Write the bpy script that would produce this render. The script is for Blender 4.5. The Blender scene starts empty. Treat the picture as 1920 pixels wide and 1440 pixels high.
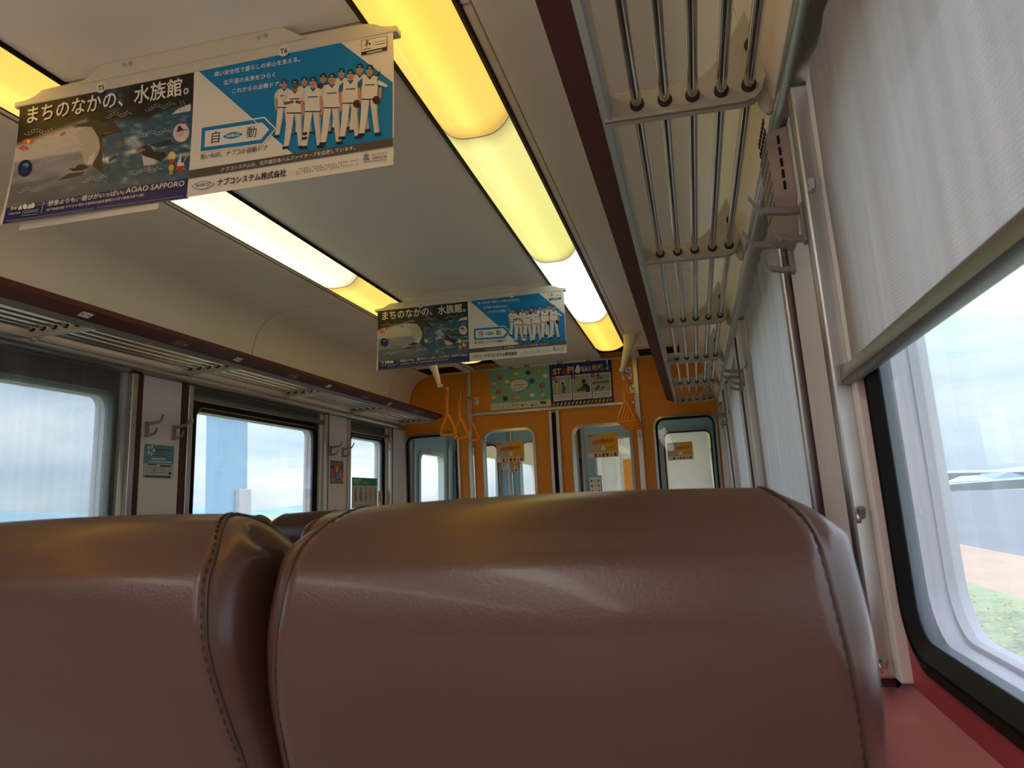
import bpy, bmesh, math, random
import numpy as np
from mathutils import Vector, Matrix, noise
random.seed(7)
SC = bpy.context.scene
COL = SC.collection
PI = math.pi
FLOOR = -1.08                      # coordinates below are relative to the viewer's eye; all is lifted at the end

# ------------------------------------------------------------------ camera
cam_d = bpy.data.cameras.new('camera'); cam = bpy.data.objects.new('camera', cam_d); COL.objects.link(cam)
def cam_matrix(yaw, pitch, roll):
    F = Vector((-math.sin(yaw)*math.cos(pitch), math.cos(yaw)*math.cos(pitch), math.sin(pitch)))
    R = Vector((math.cos(yaw), math.sin(yaw), 0)); U = R.cross(F)
    R2 = R*math.cos(roll) - U*math.sin(roll); U2 = R*math.sin(roll) + U*math.cos(roll)
    return Matrix(((R2.x, U2.x, -F.x, 0), (R2.y, U2.y, -F.y, 0), (R2.z, U2.z, -F.z, 0), (0, 0, 0, 1)))
cam.matrix_world = cam_matrix(.2312, .1562, .048)
cam_d.sensor_width = 36; cam_d.lens = 36*1420/1920; cam_d.clip_start = .02; cam_d.clip_end = 9000
cam_d.dof.use_dof = True; cam_d.dof.focus_distance = 2.4; cam_d.dof.aperture_fstop = 13
SC.camera = cam
SC.view_settings.view_transform = 'Standard'; SC.view_settings.look = 'None'
SC.view_settings.gamma = 1; SC.view_settings.use_curve_mapping = False
SC.view_settings.exposure = 0.55
SC.cycles.diffuse_bounces = 10; SC.cycles.max_bounces = 16; SC.cycles.transparent_max_bounces = 24
LAMP = 1.4                         # lamp brightness
SKY = 0.86                          # sky brightness

# ------------------------------------------------------------------ colour + material helpers
def lin(c):
    return tuple(((v/255)/12.92 if v/255 <= .04045 else (((v/255)+.055)/1.055)**2.4) for v in c[:3])
def nodes(m):
    m.use_nodes = True
    return m.node_tree.nodes, m.node_tree.links
def mat(name, rgb, rough=.5, metal=0, var=0, scale=8, bump=0, bscale=200, spec=.5, coat=0, stretch=(1, 1, 1)):
    m = bpy.data.materials.new(name); n, l = nodes(m); b = n['Principled BSDF']
    c = lin(rgb)
    b.inputs['Roughness'].default_value = rough; b.inputs['Metallic'].default_value = metal
    b.inputs['Specular IOR Level'].default_value = spec; b.inputs['Coat Weight'].default_value = coat
    b.inputs['Coat Roughness'].default_value = .08
    tc = n.new('ShaderNodeTexCoord'); mp = n.new('ShaderNodeMapping'); l.new(tc.outputs['Object'], mp.inputs['Vector'])
    mp.inputs['Scale'].default_value = stretch
    nz = n.new('ShaderNodeTexNoise'); nz.inputs['Scale'].default_value = scale; nz.inputs['Detail'].default_value = 4
    l.new(mp.outputs[0], nz.inputs['Vector'])
    rp = n.new('ShaderNodeValToRGB'); v = max(var, .02)
    rp.color_ramp.elements[0].position = .3; rp.color_ramp.elements[1].position = .7
    rp.color_ramp.elements[0].color = tuple(x*(1-v) for x in c)+(1,)
    rp.color_ramp.elements[1].color = tuple(min(1, x*(1+v)) for x in c)+(1,)
    l.new(nz.outputs['Fac'], rp.inputs['Fac']); l.new(rp.outputs['Color'], b.inputs['Base Color'])
    if bump:
        n2 = n.new('ShaderNodeTexNoise'); n2.inputs['Scale'].default_value = bscale; n2.inputs['Detail'].default_value = 3
        l.new(mp.outputs[0], n2.inputs['Vector'])
        bp = n.new('ShaderNodeBump'); bp.inputs['Strength'].default_value = bump; bp.inputs['Distance'].default_value = .002
        l.new(n2.outputs['Fac'], bp.inputs['Height']); l.new(bp.outputs['Normal'], b.inputs['Normal'])
    return m
def print_mat(name, rough=.45):
    m = bpy.data.materials.new(name); n, l = nodes(m); b = n['Principled BSDF']
    a = n.new('ShaderNodeAttribute'); a.attribute_name = 'Col'
    l.new(a.outputs['Color'], b.inputs['Base Color']); b.inputs['Roughness'].default_value = rough
    b.inputs['Specular IOR Level'].default_value = .35
    return m

# ------------------------------------------------------------------ world: bright broken overcast
w = bpy.data.worlds.new('sky'); SC.world = w; w.use_nodes = True
n, l = w.node_tree.nodes, w.node_tree.links
bg = n['Background']; tc = n.new('ShaderNodeTexCoord'); mp = n.new('ShaderNodeMapping'); mp.inputs['Scale'].default_value = (1.6, 1.6, 7)
l.new(tc.outputs['Generated'], mp.inputs['Vector'])
nz = n.new('ShaderNodeTexNoise'); nz.inputs['Scale'].default_value = 1.7; nz.inputs['Detail'].default_value = 7; nz.inputs['Roughness'].default_value = .55
l.new(mp.outputs[0], nz.inputs['Vector'])
rp = n.new('ShaderNodeValToRGB')
for p, c in ((.33, (172, 196, 226)), (.5, (208, 222, 238)), (.66, (242, 245, 248))):
    e = rp.color_ramp.elements[0] if p == .33 else rp.color_ramp.elements.new(p)
    e.position = p; e.color = lin(c)+(1,)
rp.color_ramp.elements[-1].position = .9; rp.color_ramp.elements[-1].color = lin((252, 252, 250))+(1,)
l.new(nz.outputs['Fac'], rp.inputs['Fac']); l.new(rp.outputs['Color'], bg.inputs['Color'])
# overcast luminance rises towards the zenith (overcast, about 1 + 3.3 sin h)
sx = n.new('ShaderNodeSeparateXYZ'); l.new(tc.outputs['Generated'], sx.inputs[0])
m0 = n.new('ShaderNodeMath'); m0.operation = 'MAXIMUM'; m0.inputs[1].default_value = 0; l.new(sx.outputs['Z'], m0.inputs[0])
m1 = n.new('ShaderNodeMath'); m1.operation = 'MULTIPLY_ADD'; m1.inputs[1].default_value = 3.3*SKY; m1.inputs[2].default_value = SKY; l.new(m0.outputs[0], m1.inputs[0])
l.new(m1.outputs[0], bg.inputs['Strength'])

# ------------------------------------------------------------------ mesh builder
BASE = {}
class MB:
    def __init__(s): s.v = []; s.f = []; s.mi = []; s.cur = 0
    def add(s, vs, fs):
        o = len(s.v); s.v += [tuple(p) for p in vs]; s.f += [tuple(i+o for i in f) for f in fs]; s.mi += [s.cur]*len(fs); return s
    def box(s, x0, x1, y0, y1, z0, z1):
        return s.hexa([(x0, y0, z0), (x1, y0, z0), (x1, y1, z0), (x0, y1, z0), (x0, y0, z1), (x1, y0, z1), (x1, y1, z1), (x0, y1, z1)])
    def hexa(s, p):
        return s.add(p, [(0, 3, 2, 1), (4, 5, 6, 7), (0, 1, 5, 4), (1, 2, 6, 5), (2, 3, 7, 6), (3, 0, 4, 7)])
    def wbox(s, sd, y0, y1, z0, z1, d0, d1):      # a box on the leaning side wall, depth measured outwards
        P = lambda y, z, d: W(sd, y, z, d)
        return s.hexa([P(y0, z0, d0), P(y0, z0, d1), P(y1, z0, d1), P(y1, z0, d0), P(y0, z1, d0), P(y0, z1, d1), P(y1, z1, d1), P(y1, z1, d0)])
    def prism(s, loop0, loop1, caps=True):
        k = len(loop0); fs = [(i, (i+1) % k, k+(i+1) % k, k+i) for i in range(k)]
        if caps: fs += [tuple(range(k))[::-1], tuple(range(k, 2*k))]
        return s.add(list(loop0)+list(loop1), fs)
    def sheet(s, rows, closed=False):             # rows of points -> quads
        k = len(rows[0]); fs = []
        for r in range(len(rows)-1):
            for i in range(k-1 if not closed else k):
                j = (i+1) % k; fs.append((r*k+i, r*k+j, (r+1)*k+j, (r+1)*k+i))
        return s.add([p for r in rows for p in r], fs)
    def tube(s, path, r, k=8, closed=False, caps=True):
        P = [Vector(p) for p in path]; m = len(P); rows = []
        up = None
        for i in range(m):
            a = P[(i-1) % m] if (closed or i > 0) else P[i]; b = P[(i+1) % m] if (closed or i < m-1) else P[i]
            t = (b-a).normalized()
            if up is None: up = Vector((0, 0, 1)) if abs(t.z) < .9 else Vector((1, 0, 0))
            sx = t.cross(up).normalized(); up = sx.cross(t).normalized()
            rr = r[i] if isinstance(r, (list, tuple)) else r
            rows.append([P[i]+sx*(rr*math.cos(2*PI*q/k))+up*(rr*math.sin(2*PI*q/k)) for q in range(k)])
        if closed: rows.append(rows[0])
        s.sheet(rows, closed=True)
        if caps and not closed:
            s.add(rows[0], [tuple(range(k))]); s.add(rows[-1], [tuple(range(k))[::-1]])
        return s
    def disc(s, c, nrm, r, h, k=14):
        nv = Vector(nrm).normalized(); c = Vector(c)
        return s.tube([c, c+nv*h], r, k)
    def ring(s, out0, inn0, out1, inn1):          # a closed frame between four loops
        k = len(out0); v = list(out0)+list(inn0)+list(out1)+list(inn1); fs = []
        for i in range(k):
            j = (i+1) % k
            fs += [(i, j, k+j, k+i), (2*k+j, 2*k+i, 3*k+i, 3*k+j), (j, i, 2*k+i, 2*k+j), (k+i, k+j, 3*k+j, 3*k+i)]
        return s.add(v, fs)
    def build(s, name, mats, parent=None, smooth=0, bevel=0, label=None, recalc=True):
        me = bpy.data.meshes.new(name)
        V = s.v
        if parent is not None: b = BASE[parent]
        else:
            a = np.array(V); mn = a.min(0); mx = a.max(0); b = Vector(((mn[0]+mx[0])/2, (mn[1]+mx[1])/2, mn[2]))
        me.from_pydata([(p[0]-b.x, p[1]-b.y, p[2]-b.z) for p in V], [], s.f)
        ml = mats if isinstance(mats, (list, tuple)) else [mats]
        for m in ml: me.materials.append(m)
        if len(ml) > 1: me.polygons.foreach_set('material_index', s.mi)
        if recalc:
            bm = bmesh.new(); bm.from_mesh(me); bmesh.ops.remove_doubles(bm, verts=bm.verts, dist=1e-6)
            bmesh.ops.recalc_face_normals(bm, faces=bm.faces); bm.to_mesh(me); bm.free()
        if smooth:
            me.polygons.foreach_set('use_smooth', [True]*len(me.polygons)); me.set_sharp_from_angle(angle=math.radians(smooth))
        o = bpy.data.objects.new(name, me); COL.objects.link(o)
        if parent is not None: o.parent = parent
        else: o.location = b
        BASE[o] = b
        if bevel:
            md = o.modifiers.new('bevel', 'BEVEL'); md.width = bevel; md.segments = 2; md.limit_method = 'ANGLE'; md.angle_limit = .6
            md.harden_normals = False
        if label: o['label'] = label
        return o
def tag(o, label, cat, group=None, kind=None):
    o['label'] = label; o['category'] = cat
    if group: o['group'] = group
    if kind: o['kind'] = kind
    return o
def thing(name, label, cat, loc, group=None, kind=None):
    o = bpy.data.objects.new(name, None); COL.objects.link(o); o.location = loc; o.empty_display_size = .05
    BASE[o] = Vector(loc); return tag(o, label, cat, group, kind)
def copy_thing(root, delta, label=None):
    def cp(o, par):
        c = o.copy(); COL.objects.link(c)
        if par is not None: c.parent = par
        BASE[c] = BASE[o]+Vector(delta)
        for ch in [x for x in bpy.data.objects if x.parent == o and x != c]: cp(ch, c)
        return c
    kids = root
    r = cp(kids, None); r.location = Vector(root.location)+Vector(delta)
    if label: r['label'] = label
    return r
def rrect(a0, a1, b0, b1, r, k=7):                # rounded rectangle, list of (a, b)
    out = []
    for cx, cy, t0 in ((a1-r, b1-r, 0), (a0+r, b1-r, 90), (a0+r, b0+r, 180), (a1-r, b0+r, 270)):
        for i in range(k):
            t = math.radians(t0+90*i/(k-1)); out.append((cx+r*math.cos(t), cy+r*math.sin(t)))
    return out
def plate(mb, P, a0, a1, b0, b1, hole, q0, q1, k=7):   # plate with a rounded hole; P(a, b, q) -> point, q = through-thickness
    corners = [(a1, b1), (a0, b1), (a0, b0), (a1, b0)]
    for q in (q0, q1):
        v = [P(*c, q) for c in corners]+[P(*h, q) for h in hole]; fs = []
        for c in range(4):
            for i in range(k-1): fs.append((c, 4+c*k+i, 4+c*k+i+1))
            c2 = (c+1) % 4; fs.append((c, 4+c*k+k-1, 4+c2*k, c2))
        mb.add(v, fs)
    K = len(hole)
    mb.sheet([[P(*h, q0) for h in hole], [P(*h, q1) for h in hole]], closed=True)
    mb.sheet([[P(*c, q0) for c in corners], [P(*c, q1) for c in corners]], closed=True)
def catmull(pts, per=6, closed=False):
    P = [Vector(p) for p in pts]; out = []; m = len(P)
    for i in range(m if closed else m-1):
        p0 = P[(i-1) % m] if closed or i > 0 else P[i]; p1 = P[i]; p2 = P[(i+1) % m]
        p3 = P[(i+2) % m] if closed or i+2 < m else p2
        for j in range(per):
            t = j/per
            out.append(.5*((2*p1)+(p2-p0)*t+(2*p0-5*p1+4*p2-p3)*t*t+(3*p1-p0-3*p2+p3)*t**3))
    if not closed: out.append(P[-1])
    return out

# car body frame: centre line, half width leaning in towards the roof
CX = -1.0965
def half(z): return 1.3245-.03*(z-.15)
def W(sd, y, z, d=0): return (CX+sd*(half(z)+d), y, z)
YE = 6.10                                         # end partition
YB = -7.60                                        # behind the viewer
ZC = 1.14                                         # ceiling

# ------------------------------------------------------------------ flat print (posters, signs)
_tc = {}
def text2d(s, bold=0):
    if (s, bold) in _tc: return _tc[(s, bold)]
    c = bpy.data.curves.new('t', 'FONT'); c.body = s; c.resolution_u = 2; c.offset = bold
    o = bpy.data.objects.new('t', c); COL.objects.link(o)
    m = bpy.data.meshes.new_from_object(o.evaluated_get(bpy.context.evaluated_depsgraph_get()))
    v = np.array([(p.co.x, p.co.y) for p in m.vertices]); f = [tuple(p.vertices) for p in m.polygons]
    bpy.data.objects.remove(o); bpy.data.curves.remove(c); bpy.data.meshes.remove(m)
    v[:, 0] -= v[:, 0].min(); _tc[(s, bold)] = (v, f, v[:, 0].max()); return _tc[(s, bold)]
def homography(src, dst):
    A = []
    for (x, y), (u, v) in zip(src, dst):
        A.append([x, y, 1, 0, 0, 0, -u*x, -u*y, -u]); A.append([0, 0, 0, x, y, 1, -v*x, -v*y, -v])
    return np.linalg.svd(np.array(A))[2][-1].reshape(3, 3)
def clipv(p, v0, v1):
    for lim, sg in ((v0, 1), (v1, -1)):
        out = []
        for i in range(len(p)):
            a, b = p[i-1], p[i]; da, db = sg*(a[1]-lim), sg*(b[1]-lim)
            if (da >= 0) != (db >= 0):
                t = da/(da-db); out.append((a[0]+(b[0]-a[0])*t, a[1]+(b[1]-a[1])*t))
            if db >= 0: out.append(b)
        p = out
        if len(p) < 3: return []
    return p
class Print:
    """flat print: u metres to the right, v metres down"""
    def __init__(s, origin, U, V, quad=None, size=None, n=None, step=2e-5, base=4e-4):
        s.o = Vector(origin); s.U = Vector(U).normalized(); s.V = Vector(V).normalized()
        s.N = Vector(n) if n else s.V.cross(s.U).normalized()
        s.v = []; s.f = []; s.c = []; s.lv = base; s.step = step; s.bend = None
        s.H = None
        if quad: s.H = homography(quad, [(0, 0), (size[0], 0), size, (0, size[1])])
    def m(s, p):
        if s.H is None: return (p[0], p[1])
        q = s.H @ np.array((p[0], p[1], 1)); return (q[0]/q[2], q[1]/q[2])
    def _put(s, pts, faces, cols):
        o = len(s.v); s.lv += s.step
        for (u, v) in pts:
            b = s.bend(u, v) if s.bend else 0
            s.v.append(s.o+s.U*u+s.V*v+s.N*(s.lv+b))
        for f, c in zip(faces, cols): s.f.append(tuple(i+o for i in f)); s.c.append(c)
    def poly(s, pts, rgb, raw=False):
        p = [tuple(q) if raw else s.m(q) for q in pts]; c = lin(rgb)
        if s.bend:
            vs = [q[1] for q in p]
            if max(vs)-min(vs) > .009:
                v = min(vs); lv = s.lv
                while v < max(vs):
                    q = clipv(p, v, v+.008)
                    if len(q) > 2: s.lv = lv; s._put(q, [tuple(range(len(q)))], [c])
                    v += .008
                return
        s._put(p, [tuple(range(len(p)))], [c])
    def rect(s, u0, v0, u1, v1, rgb, raw=False): s.poly([(u0, v0), (u1, v0), (u1, v1), (u0, v1)], rgb, raw)
    def ell(s, c, rx, ry, rgb, k=18, rot=0, raw=False):
        cr, sr = math.cos(rot), math.sin(rot)
        s.poly([(c[0]+rx*math.cos(2*PI*i/k)*cr-ry*math.sin(2*PI*i/k)*sr, c[1]+rx*math.cos(2*PI*i/k)*sr+ry*math.sin(2*PI*i/k)*cr) for i in range(k)], rgb, raw)
    def line(s, pts, w, rgb, raw=False):
        P = [np.array(q if raw else s.m(q)) for q in pts]; c = lin(rgb); L = []; R = []
        for i in range(len(P)):
            t = P[min(i+1, len(P)-1)]-P[max(i-1, 0)]; t = t/(np.linalg.norm(t)+1e-9); nn = np.array((-t[1], t[0]))*w/2
            L.append(P[i]+nn); R.append(P[i]-nn)
        k = len(P)
        s._put([tuple(q) for q in L+R], [(i, i+1, k+i+1, k+i) for i in range(k-1)], [c]*(k-1))
    def grid(s, nx, ny, w, h, fn):
        pts = [(w*i/nx, h*j/ny) for j in range(ny+1) for i in range(nx+1)]
        cl = [lin(fn(i/nx, j/ny)) for j in range(ny+1) for i in range(nx+1)]
        fs = [(j*(nx+1)+i, j*(nx+1)+i+1, (j+1)*(nx+1)+i+1, (j+1)*(nx+1)+i) for j in range(ny) for i in range(nx)]
        s._put(pts, fs, [[cl[k] for k in f] for f in fs])
    def text(s, t, p0, p1, rgb, bold=0, hs=1, raw=False, ital=0):
        a = np.array(p0 if raw else s.m(p0)); b = np.array(p1 if raw else s.m(p1)); v, f, wd = text2d(t, bold)
        d = b-a; sc = np.linalg.norm(d)/wd; d = d/np.linalg.norm(d); up = np.array((d[1], -d[0]))
        pts = [tuple(a+d*sc*(x+ital*y)+up*sc*hs*y) for x, y in v]
        s.lv += 1.5e-4; s._put(pts, f, [lin(rgb)]*len(f)); s.lv -= 1.5e-4
    def build(s, name, m, parent=None):
        me = bpy.data.meshes.new(name)
        if parent is not None: b = BASE[parent]
        else:
            a = np.array([tuple(p) for p in s.v]); b = Vector(((a[:, 0].min()+a[:, 0].max())/2, a[:, 1].max(), a[:, 2].min()))
        me.from_pydata([tuple(p-b) for p in s.v], [], s.f); me.materials.append(m)
        at = me.color_attributes.new('Col', 'FLOAT_COLOR', 'CORNER')
        arr = []
        for f, c in zip(s.f, s.c):
            if isinstance(c, list): arr += [x for q in c for x in (*q, 1)]
            else: arr += list((*c, 1))*len(f)
        at.data.foreach_set('color', arr)
        o = bpy.data.objects.new(name, me); COL.objects.link(o); BASE[o] = b
        if parent is not None: o.parent = parent
        else: o.location = b
        return o
# ------------------------------------------------------------------ materials
M = {}
M['ceil'] = mat('ceiling_paint', (238, 230, 218), .42, var=.03, scale=2)
M['cream'] = mat('cream_wall_panel', (238, 228, 206), .4, var=.03, scale=2)
M['panel'] = mat('pillar_laminate', (232, 232, 242), .5, var=.04, scale=5)
M['maroon'] = mat('maroon_trim', (66, 26, 28), .35, var=.08, scale=10)
M['fascia'] = mat('maroon_fascia', (88, 40, 40), .6, var=.06, scale=6, spec=.25)
M['alu'] = mat('brushed_aluminium', (196, 198, 198), .32, metal=1, var=.05, scale=30, stretch=(1, .05, 1))
M['silver'] = mat('silver_paint', (170, 174, 178), .35, metal=.6, var=.04, scale=10)
M['white'] = mat('white_plastic', (242, 244, 246), .4, var=.02)
M['hanger'] = mat('ivory_metal', (208, 203, 186), .4, var=.02)
M['chrome'] = mat('polished_steel_rod', (205, 205, 205), .16, metal=1, var=.02)
M['cast'] = mat('ivory_cast_metal', (190, 186, 168), .45, var=.05, scale=20)
M['black'] = mat('black_rubber', (14, 15, 19), .5, var=.1, spec=.25)
M['grommet'] = mat('dark_brown_grommet', (44, 36, 34), .6)
M['void'] = mat('dark_cavity', (8, 8, 8), .9)
M['red'] = mat('red_ledge_panel', (244, 164, 178), .10, var=.04, scale=4, coat=1, spec=.9)
M['redframe'] = mat('red_window_frame', (190, 84, 98), .5, var=.04, scale=4, spec=.15)
M['darkframe'] = mat('dark_window_frame', (66, 50, 54), .5, var=.04, scale=4, spec=.2)
M['reveal'] = mat('pale_outer_frame', (178, 166, 176), .4, var=.05, scale=6)
M['orange'] = mat('orange_partition', (228, 142, 22), .38, var=.04, scale=3)
M['blue'] = mat('pale_blue_vestibule', (150, 192, 216), .45, var=.04, scale=3)
M['grey'] = mat('hook_grey', (150, 144, 146), .42, var=.04)
M['grille'] = mat('grille_beige', (160, 146, 138), .5, var=.03)
M['leather'] = mat('brown_leatherette', (81, 55, 46), .29, var=.10, scale=5, bump=.12, bscale=420, coat=.12)
M['piping'] = mat('seam_piping', (70, 44, 36), .45, var=.1)
M['thread'] = mat('seam_thread', (30, 16, 15), .7, var=.1)
M['seatbase'] = mat('seat_shell_grey', (70, 66, 66), .5, var=.05)
M['floor'] = mat('grey_vinyl_floor', (214, 208, 202), .5, var=.08, scale=20)
M['strap'] = mat('orange_strap', (250, 146, 24), .5, var=.05, scale=20)
M['ivorybar'] = mat('ivory_arm', (206, 202, 184), .35, var=.02)
M['paper'] = mat('poster_paper', (214, 210, 200), .5, var=.01)
M['print'] = print_mat('poster_print', .42)
M['printm'] = print_mat('label_print', .5)
M['hedge'] = mat('verge_foliage', (150, 150, 70), .9, var=.5, scale=3)
M['blindbar'] = mat('blind_bar_grey', (120, 124, 122), .35, metal=.5, var=.04)

def emit_mat(name, c0, c1, st=1.0):
    """lamp diffuser: brighter over the tube, dimmer at the caps; the light is its own"""
    m = bpy.data.materials.new(name); n, l = nodes(m); b = n['Principled BSDF']
    at = n.new('ShaderNodeAttribute'); at.attribute_name = 'glow'
    mx = n.new('ShaderNodeMix'); mx.data_type = 'RGBA'; mx.inputs['A'].default_value = lin(c0)+(1,); mx.inputs['B'].default_value = lin(c1)+(1,)
    sp = n.new('ShaderNodeSeparateColor'); l.new(at.outputs['Color'], sp.inputs[0])
    l.new(sp.outputs['Green'], mx.inputs['Factor'])
    ml = n.new('ShaderNodeMath'); ml.operation = 'MULTIPLY'; ml.inputs[1].default_value = st*LAMP; l.new(sp.outputs['Red'], ml.inputs[0])
    l.new(mx.outputs['Result'], b.inputs['Emission Color']); l.new(ml.outputs[0], b.inputs['Emission Strength'])
    b.inputs['Base Color'].default_value = (.16, .15, .1, 1); b.inputs['Roughness'].default_value = .18
    return m
def glass_mat(name, film, tint=(225, 235, 245), gloss=1.0):
    """window pane: clear glass with a streaky translucent film that adds a hazy veil"""
    m = bpy.data.materials.new(name); n, l = nodes(m)
    for x in list(n):
        if x.type == 'BSDF_PRINCIPLED': n.remove(x)
    out = n['Material Output']
    tr = n.new('ShaderNodeBsdfTransparent'); tr.inputs[0].default_value = (.96, .98, .98, 1)
    tl = n.new('ShaderNodeBsdfTranslucent'); tl.inputs[0].default_value = lin(tint)+(1,)
    gl = n.new('ShaderNodeBsdfGlossy'); gl.inputs['Roughness'].default_value = .01; gl.inputs[0].default_value = (1, 1, 1, 1)
    fr = n.new('ShaderNodeFresnel'); ge = n.new('ShaderNodeNewGeometry'); io = n.new('ShaderNodeMapRange')   # same reflectance from both sides of the thin pane
    io.inputs['To Min'].default_value = 1.45; io.inputs['To Max'].default_value = 1/1.45; l.new(ge.outputs['Backfacing'], io.inputs['Value']); l.new(io.outputs[0], fr.inputs['IOR'])
    tc = n.new('ShaderNodeTexCoord'); mp = n.new('ShaderNodeMapping'); mp.inputs['Scale'].default_value = (9, 9, 1.2)
    l.new(tc.outputs['Object'], mp.inputs['Vector'])
    nz = n.new('ShaderNodeTexNoise'); nz.inputs['Scale'].default_value = 1.6; nz.inputs['Detail'].default_value = 4; l.new(mp.outputs[0], nz.inputs['Vector'])
    mr = n.new('ShaderNodeMapRange'); mr.inputs['From Min'].default_value = .3; mr.inputs['From Max'].default_value = .7
    mr.inputs['To Min'].default_value = film*.75; mr.inputs['To Max'].default_value = film*1.25; l.new(nz.outputs['Fac'], mr.inputs['Value'])
    m1 = n.new('ShaderNodeMixShader'); l.new(mr.outputs[0], m1.inputs[0]); l.new(tr.outputs[0], m1.inputs[1]); l.new(tl.outputs[0], m1.inputs[2])
    mu = n.new('ShaderNodeMath'); mu.operation = 'MULTIPLY'; mu.inputs[1].default_value = gloss; l.new(fr.outputs[0], mu.inputs[0])
    m2 = n.new('ShaderNodeMixShader'); l.new(mu.outputs[0], m2.inputs[0]); l.new(m1.outputs[0], m2.inputs[1]); l.new(gl.outputs[0], m2.inputs[2])
    l.new(m2.outputs[0], out.inputs['Surface'])
    return m
M['glass_l'] = glass_mat('window_glass', .07)
M['glass_r'] = glass_mat('veiled_window_glass', .20, gloss=.6)  # stronger film, adds a hazy veil over the view
M['glass_c'] = glass_mat('thin_film_window_glass', .04)
M['glass_d'] = glass_mat('door_glass', .03, gloss=.5)
def mesh_mat(name, rgb, hole, pitch=.0032, trans=.5, wav=.5):
    """open woven screen: threads and the real gaps between them"""
    m = bpy.data.materials.new(name); n, l = nodes(m)
    for x in list(n):
        if x.type == 'BSDF_PRINCIPLED': n.remove(x)
    out = n['Material Output']; tc = n.new('ShaderNodeTexCoord'); sp = n.new('ShaderNodeSeparateXYZ')
    wn = n.new('ShaderNodeTexNoise'); wn.inputs['Scale'].default_value = 3.5; wn.inputs['Detail'].default_value = 1; l.new(tc.outputs['Object'], wn.inputs['Vector'])
    ad = n.new('ShaderNodeVectorMath'); ad.operation = 'MULTIPLY_ADD'; ad.inputs[1].default_value = (.004*wav,)*3; l.new(wn.outputs['Color'], ad.inputs[0]); l.new(tc.outputs['Object'], ad.inputs[2])
    l.new(ad.outputs[0], sp.inputs[0])
    def wave(o, p):
        a = n.new('ShaderNodeMath'); a.operation = 'MULTIPLY'; a.inputs[1].default_value = 2*PI/p; l.new(o, a.inputs[0])
        b = n.new('ShaderNodeMath'); b.operation = 'SINE'; l.new(a.outputs[0], b.inputs[0]); return b.outputs[0]
    wy = wave(sp.outputs['Y'], pitch); wz = wave(sp.outputs['Z'], pitch)
    mu = n.new('ShaderNodeMath'); mu.operation = 'MULTIPLY'; l.new(wy, mu.inputs[0]); l.new(wz, mu.inputs[1])
    su = n.new('ShaderNodeMath'); su.operation = 'ADD'; l.new(wy, su.inputs[0]); l.new(wz, su.inputs[1])
    # hole mask
    mr = n.new('ShaderNodeMapRange'); mr.inputs['From Min'].default_value = -1.2; mr.inputs['From Max'].default_value = 1.2
    mr.inputs['To Min'].default_value = hole*.35; mr.inputs['To Max'].default_value = min(1, hole*1.65); l.new(su.outputs[0], mr.inputs['Value'])
    # slow streaks along the warp
    mp = n.new('ShaderNodeMapping'); mp.inputs['Scale'].default_value = (1, 30, 1.6); l.new(tc.outputs['Object'], mp.inputs['Vector'])
    st = n.new('ShaderNodeTexNoise'); st.inputs['Scale'].default_value = 1; st.inputs['Detail'].default_value = 3; l.new(mp.outputs[0], st.inputs['Vector'])
    rp = n.new('ShaderNodeValToRGB'); c = lin(rgb); rp.color_ramp.elements[0].position = .3; rp.color_ramp.elements[1].position = .7
    rp.color_ramp.elements[0].color = tuple(x*.88 for x in c)+(1,); rp.color_ramp.elements[1].color = tuple(min(1, x*1.1) for x in c)+(1,)
    l.new(st.outputs['Fac'], rp.inputs['Fac'])
    df = n.new('ShaderNodeBsdfDiffuse'); tv = n.new('ShaderNodeMapRange'); tv.inputs['From Min'].default_value = -2; tv.inputs['From Max'].default_value = 2; tv.inputs['To Min'].default_value = 1.15; tv.inputs['To Max'].default_value = .62; l.new(su.outputs[0], tv.inputs['Value'])
    cm = n.new('ShaderNodeVectorMath'); cm.operation = 'SCALE'; l.new(rp.outputs[0], cm.inputs[0]); l.new(tv.outputs[0], cm.inputs['Scale']); l.new(cm.outputs[0], df.inputs[0])
    tl = n.new('ShaderNodeBsdfTranslucent'); l.new(rp.outputs[0], tl.inputs[0])
    m1 = n.new('ShaderNodeMixShader'); m1.inputs[0].default_value = trans; l.new(df.outputs[0], m1.inputs[1]); l.new(tl.outputs[0], m1.inputs[2])
    tr = n.new('ShaderNodeBsdfTransparent')
    m2 = n.new('ShaderNodeMixShader'); l.new(mr.outputs[0], m2.inputs[0]); l.new(m1.outputs[0], m2.inputs[1]); l.new(tr.outputs[0], m2.inputs[2])
    l.new(m2.outputs[0], out.inputs['Surface'])
    return m
M['blind_r'] = mesh_mat('woven_screen_grey', (208, 206, 208), .03, pitch=.0046, trans=.22)
M['blind_l'] = mesh_mat('woven_screen_open', (176, 182, 186), .5, trans=.5)
# ------------------------------------------------------------------ setting: floor, ceiling, side walls
fl = MB().box(CX-1.53, CX+1.53, YB, 12.2, FLOOR-.06, FLOOR).build('floor', M['floor'])
tag(fl, 'grey vinyl floor of the railway carriage under the seats', 'floor', kind='structure')

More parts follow.
